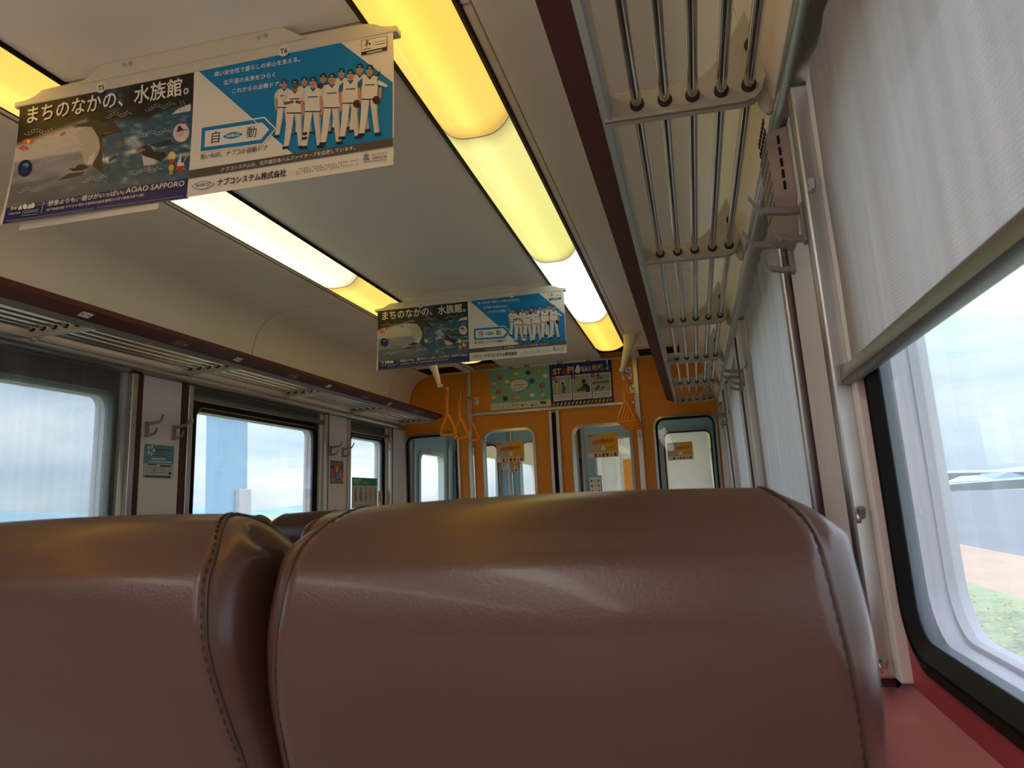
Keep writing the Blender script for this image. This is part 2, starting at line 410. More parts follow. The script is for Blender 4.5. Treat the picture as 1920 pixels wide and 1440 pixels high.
PROF = [(.69, 1.128), (.82, 1.124), (.95, 1.118), (1.05, 1.108), (1.12, 1.092), (1.17, 1.062), (1.205, 1.02), (1.23, .97), (1.252, .87), (1.275, .76), (1.296, .69)]
roof = MB()
roof.prism([(CX+s*d, YB-.1, z) for s, d, z in [(-1, 1.42, .66), (-1, 1.42, 1.05), (-1, 1.2, 1.24), (1, 1.2, 1.24), (1, 1.42, 1.05), (1, 1.42, .66), (1, 1.36, .70), (1, 1.30, 1.02), (1, 1.1, 1.185), (-1, 1.1, 1.185), (-1, 1.30, 1.02), (-1, 1.36, .70)]],
           [(CX+s*d, 12.2, z) for s, d, z in [(-1, 1.42, .66), (-1, 1.42, 1.05), (-1, 1.2, 1.24), (1, 1.2, 1.24), (1, 1.42, 1.05), (1, 1.42, .66), (1, 1.36, .70), (1, 1.30, 1.02), (1, 1.1, 1.185), (-1, 1.1, 1.185), (-1, 1.30, 1.02), (-1, 1.36, .70)]])
ceiling = roof.build('ceiling', M['void'])
tag(ceiling, 'beige carriage ceiling of smooth panels with thin dark joints', 'ceiling', kind='structure')
SEAMS = [YB, -5.31, -3.035, -.76, 1.522, 3.797, 6.09]
for i in range(6):
    y0, y1 = SEAMS[i]+.005, SEAMS[i+1]-.005
    MB().box(CX-.420, CX+.420, y0, y1, ZC, ZC+.012).build('ceiling_panel', M['ceil'], ceiling, bevel=.003)
    for s in (-1, 1):
        MB().box(*sorted((CX+s*.662, CX+s*.686)), y0, y1, ZC-.009, ZC+.01).build('lamp_trim', M['cream'], ceiling, bevel=.003)
SS = [YB, -5.41, -3.135, -.86, 1.41, 3.69, 5.62, 6.09]
for s in (-1, 1):
    for i in range(7):
        y0, y1 = SS[i]+.005, SS[i+1]-.005
        pr = PROF if i < 6 else [p for p in PROF if p[0] >= 1.04]
        mb = MB(); k = 24
        pts = catmull([(d, z, 0) for d, z in pr], 3)
        a = [(CX+s*p.x, y0, p.y) for p in pts]; b = [(CX+s*p.x, y1, p.y) for p in pts]
        a2 = [(CX+s*(p.x+.008), y0, p.y+.01) for p in pts][::-1]; b2 = [(CX+s*(p.x+.008), y1, p.y+.01) for p in pts][::-1]
        mb.prism(a+a2, b+b2)
        mb.build('ceiling_panel', M['ceil'], ceiling, smooth=40)
    # panel around the ventilation grille at the end
    mb = MB()
    for d0, d1, y0, y1 in ((.69, 1.045, 5.62, 5.74), (.69, 1.045, 6.05, 6.09), (.69, .735, 5.74, 6.05)):
        mb.box(*sorted((CX+s*d0, CX+s*d1)), y0, y1, 1.112, 1.128)
    mb.build('ceiling_panel', M['ceil'], ceiling)
    v = thing('vent_grille', 'dark louvred ceiling vent over the %s end of the orange wall' % ('left' if s < 0 else 'right'), 'vent', (CX+s*.89, 5.9, 1.112))
    mb = MB()
    x0, x1 = sorted((CX+s*.735, CX+s*1.045))
    mb.box(x0, x1, 5.74, 6.05, 1.135, 1.14); mb.build('backing', M['void'], v)
    for k in range(9):
        y = 5.76+k*.034
        MB().hexa([(x0, y, 1.116), (x1, y, 1.116), (x1, y+.006, 1.116), (x0, y+.006, 1.116), (x0, y+.014, 1.132), (x1, y+.014, 1.132), (x1, y+.02, 1.132), (x0, y+.02, 1.132)]).build('louvre', M['seatbase'], v)

# window bays: (near edge, far edge) along the car, between the pillars
BAYS = {1: [(-7.3, -5.9), (-5.55, -4.15), (-3.8, -2.4), (-2.1, -.72), (-.38, 1.27), (1.62, 3.00), (3.36, 4.70), (5.02, 5.80)],
        -1: [(-7.3, -5.9), (-5.55, -4.15), (-3.8, -2.4), (-2.1, -.72), (-.30, 1.10), (1.45, 2.872), (3.228, 4.690), (5.005, 5.80)]}
ZS, ZT = -.275, .655                              # sill and head
walls = {}
for s, nm in ((1, 'right'), (-1, 'left')):
    wl = MB()
    # waist below the sill: upper part rolls in to a rounded red ledge
    wl.wbox(s, YB, YE, FLOOR, -.36, .035, .14)
    wall = wl.build('wall_'+nm, M['panel']); walls[s] = wall
    tag(wall, 'beige laminate side wall with large windows on the %s' % nm, 'wall', kind='structure')
    sill = [(.034, -.30), (.034, -.262), (.03, -.285), (.012, -.31), (-.012, -.335), (-.03, -.37), (-.036, -.42), (-.036, -.62)]
    sill = [(.06, -.262)]+sill[1:]+[(.06, -.62)]
    MB().prism([W(s, YB, z, d) for d, z in sill], [W(s, YE-.01, z, d) for d, z in sill]).build('red_sill', M['red'], wall, smooth=50)
    # header above the windows, and cream strip behind the rack
    hd = MB(); prof = [(1.297, .70), (1.318, .70), (1.42, .70), (1.42, .655), (1.36, .655), (1.326, .652)]
    hd.prism([(CX+s*d, YB, z) for d, z in prof], [(CX+s*d, YE, z) for d, z in prof]); hd.build('header', M['silver'], wall)
    rail = [(1.292, .70), (1.287, .692), (1.288, .680), (1.294, .670), (1.304, .664), (1.326, .654), (1.326, .660), (1.307, .671), (1.300, .680), (1.300, .70)]
    MB().prism([(CX+s*d, YB, z) for d, z in rail], [(CX+s*d, YE-.005, z) for d, z in rail]).build('header_rail', M['alu'], wall, smooth=50)
    bays = BAYS[s]
    edges = [YB]+[e for b in bays for e in b]+[YE]
    for i in range(0, len(edges), 2):
        y0, y1 = edges[i], edges[i+1]
        MB().wbox(s, y0, y1, ZS-.02, .658, .02, .13).build('pillar_core', M['void'], wall)
        mw = .045
        a, b = y0+mw, y1-mw
        if i == 14 and s == -1: a = y0+.03; b = y1-.004
        if i == len(edges)-2: b = y1-.004
        MB().wbox(s, a, b, ZS-.02, .658, 0, .03).build('pillar_panel', M['panel'], wall)
        MB().wbox(s, y0, a-.004, ZS-.02, .658, -.006, .03).build('pillar_strip', M['maroon'], wall, bevel=.003)
        if b < y1-.01: MB().wbox(s, b+.004, y1, ZS-.02, .658, -.006, .03).build('pillar_strip', M['maroon'], wall, bevel=.003)

# back wall behind the viewer
bw = MB().box(CX-1.34, CX+1.34, YB-.08, YB-.02, FLOOR, 1.14).build('wall_back', M['orange'])
tag(bw, 'orange partition wall behind the viewer', 'wall', kind='structure')

def make_window(no, s, y0, y1, glass):
    nm = 'window_%d' % no
    side = 'right' if s > 0 else 'left'
    w = thing(nm, '', 'window', W(s, (y0+y1)/2, ZS, 0), kind='structure')
    P = lambda y, z, q: W(s, y, z, q)
    g = .012
    for a, b in ((y0, y0+.034), (y1-.034, y1)):
        mb = MB(); mb.wbox(s, a, b, ZS, .655, -.012, .02); mb.build('guide_rail', M['alu'], w, bevel=.004)
    for a, b in ((y0+.034, y0+.064), (y1-.064, y1-.034)):
        MB().wbox(s, a, b, ZS, .655, .013, .032).build('guide_channel', M['white'], w, bevel=.003)
    # screws with keyhole tabs on the guides
    for z in (.475, -.045, -.258):
        for y, q in ((y1-.034, -1), (y0+.034, 1)):
            mb = MB(); c = Vector(W(s, y, z, -.002)); mb.disc(c, (-s, 0, 0), .009, .006, 10)
            mb.tube([W(s, y+q*.004, z, -.001), W(s, y+q*.012, z+.014, -.001)], .006, 6); mb.build('guide_screw', M['alu'], w, smooth=40)
    a0, a1, b0, b1 = y0+.085, y1-.085, -.238, .575
    if no in (8, 16): a1 = y1-.06
    rr_ = .085 if s > 0 else .07
    ho = rrect(a0, a1, b0, b1, rr_)
    fr = MB(); plate(fr, P, y0+.06, y1-.06 if no not in (8, 16) else y1-.045, ZS-.005, .655, ho, .030, .066)
    fr.build('inner_frame', M['redframe'] if s > 0 else M['darkframe'], w, smooth=40)
    r0, r1, r2, r3 = (rrect(a0+o, a1-o, b0+o, b1-o, rr_-o) for o in (-.003, .014, .020, .036))
    gk = MB(); q0, q1 = .018, .05
    gk.ring([P(*h, q0+.006) for h in r0], [P(*h, q0) for h in r1], [P(*h, q1) for h in r0], [P(*h, q1) for h in r1])
    gk.ring([P(*h, q0+.002) for h in r2], [P(*h, q0+.016) for h in r3], [P(*h, q1) for h in r2], [P(*h, q1) for h in r3])
    gk.build('gasket', M['black'], w, smooth=40)
    fi = MB(); fi.ring([P(*h, q0+.006) for h in r1], [P(*h, q0+.006) for h in r2], [P(*h, q1) for h in r1], [P(*h, q1) for h in r2]); fi.build('filler_strip', M['alu'], w, smooth=40)
    pn = MB(); e = rrect(a0+.03, a1-.03, b0+.03, b1-.03, rr_-.03); pn.add([P(*h, .036) for h in e], [tuple(range(len(e)))]); pn.build('glass_pane', glass, w, recalc=False)
    oh = rrect(a0+.037, a1-.037, b0+.040, b1-.037, rr_-.012 if s > 0 else .042)
    op = MB(); plate(op, P, y0, y1, ZS-.03, .66, oh, .076, .10); op.build('outer_frame', M['reveal'], w, smooth=40)
    tn = MB(); t0 = rrect(a0+.034, a1-.034, b0+.034, b1-.034, rr_-.01)
    tn.sheet([[P(*h, .052) for h in t0], [P(*h, .077) for h in t0]], closed=True); tn.build('reveal', M['reveal'], w, smooth=40)
    pn = MB(); e = rrect(a0+.035, a1-.035, b0+.035, b1-.035, .04); pn.add([P(*h, .088) for h in e], [tuple(range(len(e)))]); pn.build('outer_pane', glass, w, recalc=False)
    return w
WL = {5: 'nearest right window with a half-lowered grey screen, fields outside', 6: 'second right window from the viewer, grey screen fully lowered', 7: 'third right window from the viewer, grey screen fully lowered', 8: 'narrow right window next to the orange end wall',
      13: 'left window just outside the frame beside the front seats', 14: 'leftmost window in view, see-through screen lowered over it', 15: 'left window with no screen lowered, hazy hills outside', 16: 'narrow left window by the orange wall with a green notice on it'}
for k in range(1, 5): WL[k] = '%s right window in the part of the carriage behind the viewer' % ('rearmost', 'second', 'third', 'fourth')[k-1]; WL[k+8] = '%s left window in the part of the carriage behind the viewer' % ('rearmost', 'second', 'third', 'fourth')[k-1]
no = 0
for s in (1, -1):
    for (y0, y1) in BAYS[s]:
        no += 1; o = make_window(no, s, y0, y1, (M['glass_r'] if no > 4 else M['glass_c']) if s > 0 else M['glass_l']); o['label'] = WL[no]

# ------------------------------------------------------------------ roller blinds
def blind(s, y0, y1, zb, label, fab, edge=None, group=None, yfar=None):
    o = thing('roller_blind', label, 'blind', W(s, (y0+y1)/2, zb, .012), group)
    mb = MB(); mb.tube([W(s, y0+.04, .635, .055), W(s, y1-.04, .635, .055)], .024, 12); mb.build('roller_tube', fab, o, smooth=50)
    ny, nz = 60, 44; rows = []
    zt = .66
    for j in range(nz+1):
        z = zb+(zt-zb)*j/nz; row = []
        for i in range(ny+1):
            t = i/ny; ya = y0+.04; yb = y1-.036
            if edge: yb -= edge(z)
            y = ya+(yb-ya)*t
            dp = .014+.004*math.sin(y*23+1.5*math.sin(z*3))*(.3+.7*(zt-z)/(zt-zb))+.0022*math.sin(y*57+z*2)
            if edge: dp += .05*max(0, edge(z))*(t**12)
            row.append(W(s, y, z, dp))
        rows.append(row)
    MB().sheet(rows).build('screen_fabric', fab, o, smooth=80, recalc=False)
    bb = MB(); pr = [(-.002, .0), (.004, -.005), (.018, -.005), (.022, .003), (.020, .024), (.006, .024), (0, .018)]
    bb.prism([W(s, y0+.036, zb+z, d) for d, z in pr], [W(s, y1-.036, zb+z, d) for d, z in pr]); bb.build('bottom_bar', M['blindbar'], o, smooth=40)
    for ya, yb in ((y0+.026, y0+.042), (y1-.042, y1-.026)):
        e = MB(); e.wbox(s, ya, yb, zb-.005, zb+.027, -.005, .024); e.build('end_cap', M['grey'], o, bevel=.003)
    return o
def curl(z):
    a = 0
    for z0, z1, h in ((.16, .47, .030), (.47, .66, .012)):
        if z0 < z < z1: a = h*math.sin(PI*(z-z0)/(z1-z0))
    return a
blind(1, *BAYS[1][4], .160, 'grey woven screen half lowered over the nearest right window, edge curling loose', M['blind_r'], curl)
blind(1, *BAYS[1][5], -.262, 'grey woven screen fully lowered, second right window from the viewer', M['blind_r'])
blind(1, *BAYS[1][6], -.262, 'grey woven screen fully lowered over the third right window', M['blind_r'])
blind(1, *BAYS[1][7], -.262, 'narrow grey screen lowered beside the right end of the orange wall', M['blind_r'])
for k, w_ in enumerate(('rearmost', 'second', 'third', 'fourth')): blind(-1, *BAYS[-1][k], -.262, 'grey screen added to shade the %s left window behind the viewer' % w_, M['blind_r'])  # unseen screens added to cut the light coming from the left
blind(-1, *BAYS[-1][5], -.262, 'see-through blue-grey screen lowered over the leftmost window in view', M['blind_l'])
blind(-1, *BAYS[-1][4], .585, 'rolled-up screen of the left window outside the frame', M['blind_l'])
blind(-1, *BAYS[-1][6], .590, 'rolled-up screen with grey bar above the unshaded left window', M['blind_l'])
blind(-1, *BAYS[-1][7], .575, 'rolled-up screen above the narrow left window with the green notice', M['blind_l'])

# ------------------------------------------------------------------ partitions
WINS = [(-2.405, -1.912, .622, .085, 'thick'), (-1.715, -1.262, .616, .085, 'thin'), (-.960, -.472, .604, .085, 'thin'), (-.302, .190, .628, .085, 'thick')]
ZB = -.52
def partition(Y, T, wallm, name, label, holes, dname):
    wall = MB(); P = lambda x, z, q: (x, Y+q*T, z)
    # side parts with a window each
    xl, xr = CX-1.345, CX+1.345
    plate(wall, P, xl, -1.832, FLOOR, .72, rrect(WINS[0][0]+.03, WINS[0][1]-.03, ZB+.03, WINS[0][2]-.03, .06), 0, 1)
    plate(wall, P, -.388, xr, FLOOR, .72, rrect(WINS[3][0]+.03, WINS[3][1]-.03, ZB+.03, WINS[3][2]-.03, .06), 0, 1)
    top = [(-1.345, .72), (-1.345, .8), (-1.30, 1.02), (-1.1, 1.18), (1.1, 1.18), (1.30, 1.02), (1.345, .8), (1.345, .72)]
    wall.prism([(CX+d, Y, z) for d, z in top], [(CX+d, Y+T, z) for d, z in top])
    o = wall.build(name, wallm); tag(o, label, 'wall', kind='structure')
    # window rims
    for wi in (0, 3):
        x0, x1, zt, r, _ = WINS[wi]
        a, b, c, d = (rrect(x0+e, x1-e, ZB+e, zt-e, r-e) for e in (0, .018, .02, .034))
        rm = MB(); rm.ring([P(*h, -.35) for h in a], [P(*h, -.45) for h in b], [P(*h, .2) for h in a], [P(*h, .2) for h in b]); rm.build('window_rim', M['alu'], o, smooth=40)
        gk = MB(); gk.ring([P(*h, -.28) for h in c], [P(*h, -.1) for h in d], [P(*h, .6) for h in c], [P(*h, .6) for h in d]); gk.build('window_gasket', M['black'], o, smooth=40)
        g = MB(); e = rrect(x0+.03, x1-.03, ZB+.03, zt-.03, .06); g.add([P(*h, .5) for h in e], [tuple(range(len(e)))]); g.build('window_pane', M['glass_d'], o, recalc=False)
    # posts, header bar
    for x0, x1 in ((-1.834, -1.795), (-.430, -.388)):
        MB().box(x0, x1, Y-.018, Y+.001, FLOOR, 1.125).build('door_post', M['alu'], o, bevel=.006)
    MB().box(-1.795, -.430, Y-.016, Y+.001, .738, .768).build('header_bar', M['alu'], o, bevel=.005)
    # sliding doors
    for (x0, x1, wi, nm, lb) in ((-1.795, -1.113, 1, dname[0], 'left'), (-1.080, -.430, 2, dname[1], 'right')):
        dm = MB(); wx0, wx1, zt, r, _ = WINS[wi]
        plate(dm, P, x0, x1, FLOOR+.01, .738, rrect(wx0+.012, wx1-.012, ZB+.012, zt-.012, r-.012), .15, .75)
        d = dm.build(nm, wallm); tag(d, '%s sliding door leaf with rounded window in the %s' % (lb, 'orange end wall' if wallm == M['orange'] else 'blue vestibule wall beyond'), 'door', kind='structure')
        a, b = rrect(wx0, wx1, ZB, zt, r), rrect(wx0+.022, wx1-.022, ZB+.022, zt-.022, r-.022)
        rm = MB(); rm.ring([P(*h, -.02) for h in a], [P(*h, -.1) for h in b], [P(*h, .8) for h in a], [P(*h, .8) for h in b]); rm.build('window_rim', M['alu'], d, smooth=40)
        g = MB(); e = rrect(wx0+.012, wx1-.012, ZB+.012, zt-.012, r-.012); g.add([P(*h, .45) for h in e], [tuple(range(len(e)))]); g.build('window_pane', M['glass_d'], d, recalc=False)
        xs = (x1-.026, x1+.0) if wi == 1 else (x0, x0+.030)
        MB().box(*xs, Y-.012, Y+.03, FLOOR+.01, .738).build('closing_edge', M['alu'], d, bevel=.004)
    MB().box(-1.1135, -1.0795, Y+.02, Y+.04, FLOOR+.01, .738).build('door_seal', M['black'], o)
    return o
endw = partition(YE, .05, M['orange'], 'wall_front', 'orange end wall with two sliding doors and windows', True, ('door_1', 'door_2'))
arch = catmull([(d, z, 0) for d, z in [(-1.31, .55), (-1.30, .80), (-1.285, .93), (-1.245, 1.04), (-1.17, 1.105), (-1.08, 1.122), (-.9, 1.124), (-.4, 1.13)]], 6)
for s in (-1, 1):
    mb = MB(); mb.tube([(CX-s*p.x, YE-.008, p.y) for p in arch], .014, 6); mb.build('arch_trim', M['cast'], endw, smooth=50)
MB().box(CX-1.335, CX-1.30, YE-.02, YE-.001, FLOOR, .655).build('corner_strip', M['white'], endw, bevel=.004)
MB().box(CX+1.30, CX+1.335, YE-.02, YE-.001, FLOOR, .655).build('corner_strip', M['white'], endw, bevel=.004)

# vestibule beyond the doors, pale blue, and the next saloon
Y2 = 7.45
partition(Y2, .05, M['blue'], 'wall_vestibule', 'pale blue vestibule wall seen through the end windows', True, ('door_3', 'door_4'))
for s, nm in ((1, 'right'), (-1, 'left')):
    vw = MB(); P = lambda y, z, q: W(s, y, z, q)
    plate(vw, P, 6.15, 7.45, FLOOR, 1.1, rrect(6.45, 7.12, -.45, .50, .09), .0, .05)
    o = vw.build('wall_vestibule_'+nm, M['blue']); tag(o, 'pale blue vestibule side wall with an entrance door window on the %s' % nm, 'wall', kind='structure')
    a, b = rrect(6.43, 7.14, -.47, .52, .10), rrect(6.47, 7.10, -.43, .48, .07)
    rm = MB(); rm.ring([P(*h, -.012) for h in a], [P(*h, -.016) for h in b], [P(*h, .03) for h in a], [P(*h, .03) for h in b]); rm.build('window_rim', M['alu'], o, smooth=40)
    g = MB(); e = rrect(6.45, 7.12, -.45, .50, .09); g.add([P(*h, .03) for h in e], [tuple(range(len(e)))]); g.build('window_pane', M['glass_l'], o, recalc=False)
    MB().wbox(s, 6.30, 6.33, FLOOR, 1.0, -.02, .01).build('door_edge', M['alu'], o, bevel=.004)
    MB().wbox(s, 7.25, 7.28, FLOOR, 1.0, -.02, .01).build('door_edge', M['alu'], o, bevel=.004)
    # next saloon side wall with one wide window
    nw = MB(); plate(nw, P, 7.5, 12.0, FLOOR, 1.1, rrect(8.1, 11.5, -.25, .56, .1), .0, .05)
    o = nw.build('wall_saloon_'+nm, M['cream']); tag(o, 'cream %s side wall of the saloon beyond the vestibule' % nm, 'wall', kind='structure')
    g = MB(); e = rrect(8.1, 11.5, -.25, .56, .1); g.add([P(*h, .03) for h in e], [tuple(range(len(e)))]); g.build('window_pane', M['glass_l'], o, recalc=False)
    for y in (9.2, 10.3):
        MB().wbox(s, y, y+.12, -.3, .6, -.01, .02).build('window_post', M['silver'], o)
bw2 = MB().box(CX-1.34, CX+1.34, 12.0, 12.08, FLOOR, 1.14).build('wall_far', M['panel'])
for x in (-.9, -.36, -.08, .36, .62):
    MB().box(CX+x-.03, CX+x+.03, 11.96, 12.0, FLOOR, 1.12).build('wall_post', M['white'], bw2)
MB().box(CX-.75, CX-.42, 11.985, 12.0, FLOOR, .6).build('wall_panel', M['cream'], bw2)
MB().box(CX+.0, CX+.30, 11.985, 12.0, FLOOR, .6).build('wall_panel', M['orange'], bw2)
tag(bw2, 'beige far wall of the saloon beyond the vestibule', 'wall', kind='structure')
c2 = MB().box(CX-1.33, CX+1.33, 6.15, 12.0, 1.142, 1.16).build('ceiling_2', M['ceil']); tag(c2, 'beige ceiling of the vestibule and saloon beyond', 'ceiling', kind='structure')

# ------------------------------------------------------------------ ceiling lamps
def lamp(s, y0, y1, c0, c1, where, rounded=False, st=1.0):
    o = thing('ceiling_light', where, 'light', (CX+s*.539, (y0+y1)/2, ZC))
    x0, x1 = .432, .644; nx, ny = 14, 28
    me_rows = []; glow = []
    for j in range(ny+1):
        t = j/ny; y = y0+.002+(y1-y0-.004)*t; row = []
        for i in range(nx+1):
            a = i/nx; d = x0+(x1-x0)*a
            sag = .050*(1-abs(2*a-1)**3.4)
            if rounded and t > .86: sag *= math.sqrt(max(0, 1-((t-.86)/.14)**2))
            row.append((CX+s*d, y, 1.136-sag))
            tube_ = math.exp(-((a-.5)/.20)**2)
            endf = min(1, (min(t, 1-t)*(y1-y0)+.02)/.11)
            endf = .52+.48*endf*endf*(3-2*endf)
            g = (.80+.26*tube_)*endf
            glow.append((g, t, 0))
        me_rows.append(row)
    mb = MB(); mb.sheet(me_rows)
    d = mb.build('diffuser', emit_mat('lamp_diffuser', c0, c1, st), o, smooth=60, recalc=False)
    at = d.data.color_attributes.new('glow', 'FLOAT_COLOR', 'POINT')
    at.data.foreach_set('color', [x for g in glow for x in (*g, 1)])
    fr = MB()
    for a, b in ((.4215, .4245), (.656, .662)): fr.box(*sorted((CX+s*a, CX+s*b)), y0, y1, 1.128, 1.145)
    fr.build('slot_edge', M['void'], o)
    hs = MB(); hs.box(*sorted((CX+s*.412, CX+s*.662)), y0, y1, 1.166, 1.18); hs.build('housing', M['void'], o)
    if not rounded:
        jn = MB(); jn.tube([(CX+s*(x0+(x1-x0)*a), y1, 1.1355-.0505*(1-abs(2*a-1)**3.4)) for a in [i/14 for i in range(15)]], .0013, 6); jn.build('joint_band', M['white'], o, smooth=60)
    return o
REAR_FILL = (246, 238, 230)                          # unseen rear lamps, driven far brighter than the visible ones as fill light
YEL, CRM, WHT = (238, 176, 50), (232, 222, 180), (222, 222, 216)
for k, w_ in enumerate(('first', 'second', 'third', 'fourth')):
    lamp(1, -1.73-1.26*(k+1), -.47-1.26*(k+1), REAR_FILL, REAR_FILL, '%s right-hand ceiling light behind the viewer, boosted as fill, counting backwards' % w_, st=5.2)
    lamp(-1, -1.73-1.26*(k+1), -.47-1.26*(k+1), REAR_FILL, REAR_FILL, '%s left-hand ceiling light behind the viewer, boosted as fill, counting backwards' % w_, st=4.0)
lamp(1, -1.73, -.47, REAR_FILL, REAR_FILL, 'right-hand ceiling light behind the viewer, boosted as fill', st=5.2)
lamp(1, -.47, .79, YEL, YEL, 'right-hand ceiling light directly above the viewer, deep yellow')
lamp(1, .79, 2.05, YEL, (212, 174, 84), 'large yellow ceiling light at top centre, right of the nearer posters')
lamp(1, 2.05, 3.31, (198, 188, 116), (192, 188, 106), 'pale green-yellow ceiling light, second in the right row')
lamp(1, 3.31, 4.585, WHT, WHT, 'cool white ceiling light, third in the right row')
lamp(1, 4.585, 5.66, (222, 178, 76), (218, 172, 66), 'yellow end ceiling light of the right row, above the straps', rounded=True)
lamp(-1, -1.73, -.47, REAR_FILL, REAR_FILL, 'left-hand ceiling light behind the viewer, boosted as fill', st=4.0)
lamp(-1, -.47, .79, YEL, YEL, 'left-hand ceiling light above the aisle, outside the frame')
lamp(-1, .79, 2.05, (236, 174, 66), (226, 182, 90), 'yellow ceiling light at left edge, behind the nearer aquarium poster')
lamp(-1, 2.05, 3.31, CRM, (228, 222, 186), 'cream ceiling light, second in the left row')
lamp(-1, 3.31, 4.585, (214, 182, 88), (216, 182, 80), 'yellow ceiling light by the farther aquarium poster, left row')
lamp(-1, 4.585, 5.66, (224, 192, 120), (220, 184, 100), 'pale yellow end ceiling light below the farther posters', rounded=True)
for s, nm in ((1, 'right'), (-1, 'left')):
    o = thing('ceiling_light', '%s strip light in the saloon beyond the vestibule' % nm, 'light', (CX+s*.54, 9.5, 1.13))
    mb = MB(); mb.box(*sorted((CX+s*.44, CX+s*.64)), 7.8, 11.6, 1.11, 1.14)
    d = mb.build('diffuser', emit_mat('saloon_diffuser', CRM, CRM, 1.0), o)
    at = d.data.color_attributes.new('glow', 'FLOAT_COLOR', 'POINT'); at.data.foreach_set('color', [1, .5, 0, 1]*len(d.data.vertices))
o = thing('ceiling_light', 'small lamp in the vestibule ceiling', 'light', (CX, 6.8, 1.13))
mb = MB(); mb.box(CX-.3, CX+.3, 6.7, 6.9, 1.115, 1.142)
d = mb.build('diffuser', emit_mat('vestibule_diffuser', CRM, CRM, 1.0), o)
at = d.data.color_attributes.new('glow', 'FLOAT_COLOR', 'POINT'); at.data.foreach_set('color', [1, .5, 0, 1]*len(d.data.vertices))
# ------------------------------------------------------------------ luggage racks
RY = [-6.85, -5.94, -5.03, -4.12, -3.21, -2.30, -1.39, -.48, .43, 1.34, 2.25, 3.16, 4.07, 4.98, 5.90]
RODS = [(1.046, .722), (1.097, .722), (1.147, .722), (1.198, .722), (1.246, .724), (1.258, .80)]
def rack(s, nm):
    o = thing('luggage_rack', 'long luggage rack of steel rods with maroon front along the %s wall' % nm, 'rack', (CX+s*1.1, 2.0, .69))
    X = lambda d: CX+s*d
    y0, y1 = YB+.02, 5.985
    fp = [(.921, .740), (.976, .716), (.981, .722), (.975, .757), (.931, .764), (.922, .757)]
    fa = MB(); fa.prism([(X(d), y0, z) for d, z in fp], [(X(d), y1, z) for d, z in fp]); fa.build('fascia', M['fascia'], o, smooth=30)
    ap = [(.9765, .7155), (.992, .698), (.998, .700), (.998, .752), (.9755, .756), (.982, .722)]
    a = MB(); a.prism([(X(d), y0, z) for d, z in ap], [(X(d), y1, z) for d, z in ap]); a.build('fascia_channel', M['silver'], o, smooth=30)
    for k, (d, z) in enumerate(RODS):
        MB().tube([(X(d), y0, z), (X(d), y1-.08, z)], .0096 if k < 5 else .008, 12).build('rod', M['chrome'], o, smooth=60)
    for y in RY:
        br = MB()
        up = [(1.0, .750), (1.10, .748), (1.14, .750), (1.165, .757), (1.182, .769), (1.197, .785), (1.215, .81), (1.236, .845), (1.257, .88)]
        lo = [(.985, .696), (1.12, .695), (1.235, .694), (1.255, .698), (1.268, .712), (1.276, .74), (1.274, .80), (1.266, .85), (1.259, .882)]
        up = [(.985, .752)]+up[1:]
        loop = lo+up[::-1]
        br.prism([(X(d), y, z) for d, z in loop], [(X(d), y+.006, z) for d, z in loop])
        b = br.build('bracket', M['cast'], o, smooth=40)
        lip = MB(); pl = [(d, z) for d, z in lo[:6]]; inn = [(d-(.006 if i > 2 else 0), z+.006) for i, (d, z) in enumerate(pl)]
        lip.prism([(X(d), y-.004, z) for d, z in pl+inn[::-1]], [(X(d), y+.022, z) for d, z in pl+inn[::-1]]); lip.build('bracket_lip', M['cast'], b, smooth=40)
        for d, z in RODS:
            MB().tube([(X(d), y-.007, z), (X(d), y+.0, z)], .0132, 12).build('grommet', M['grommet'], b, smooth=50)
        ft = MB(); ft.tube([(X(1.270), y+.05, .775), (X(1.270), y+.05, .765), (X(1.275), y+.05, .745), (X(1.283), y+.05, .705), (X(1.285), y+.05, .690)], [.006, .016, .018, .016, .008], 10); ft.build('bracket_foot', M['cast'], b, smooth=60)
        ft = MB(); ft.tube([(X(1.262), y+.05, .80), (X(1.269), y+.05, .772)], .005, 8); ft.build('bracket_bolt', M['alu'], b, smooth=60)
    # labels on the maroon front: frame on the slanted face
    A = Vector((X(.921), 0, .740)); B = Vector((X(.976), 0, .716)); V = (B-A)
    def lab(y, kind):
        U = Vector((0, 1, 0)) if s < 0 else Vector((0, -1, 0))
        w_ = .088 if kind != 'arrow' else .050
        h_ = V.length
        yy = y-w_/2 if s < 0 else y+w_/2
        p = Print(A+Vector((0, yy, 0)), U, V, n=(-s*.40, 0, -.917), base=6e-4)
        if kind == 'arrow':
            p.rect(0, .015, w_, .045, (226, 222, 218))
            p.line([(.010, .030), (.022, .030)], .0035, (40, 40, 110)); p.poly([(.005, .030), (.013, .023), (.013, .037)], (40, 40, 110))
            p.line([(.030, .030), (.040, .030)], .0035, (150, 30, 40)); p.poly([(.046, .030), (.038, .023), (.038, .037)], (150, 30, 40))
            return p.build('arrow_label', M['printm'], o)
        c = (196, 176, 170)
        for a_, b_ in (((0, .014), (w_, .014)), ((w_, .014), (w_, .046)), ((w_, .046), (0, .046)), ((0, .046), (0, .014))): p.line([a_, b_], .0016, c)
        p.text(kind[0], (.010, .038), (.030, .038), c, .02); p.text(kind[1], (w_-.027, .038), (w_-.006, .038), c, .02)
        for u in (.034, .050): p.line([(u, .026), (u+.010, .026)], .003, c); p.line([(u, .034), (u+.010, .034)], .003, c)
        return p.build('seat_number_label', M['printm'], o)
    if s > 0: return o                          # the fronts of the right rack face away from the photograph
    for i, y in enumerate((1.78, 2.70, 3.61, 4.52, 5.43)):
        a_, b_ = ('%dC' % (3+i), '%dD' % (3+i)) if s < 0 else ('%dB' % (3+i), '%dA' % (3+i))
        lab(y, (a_, b_))
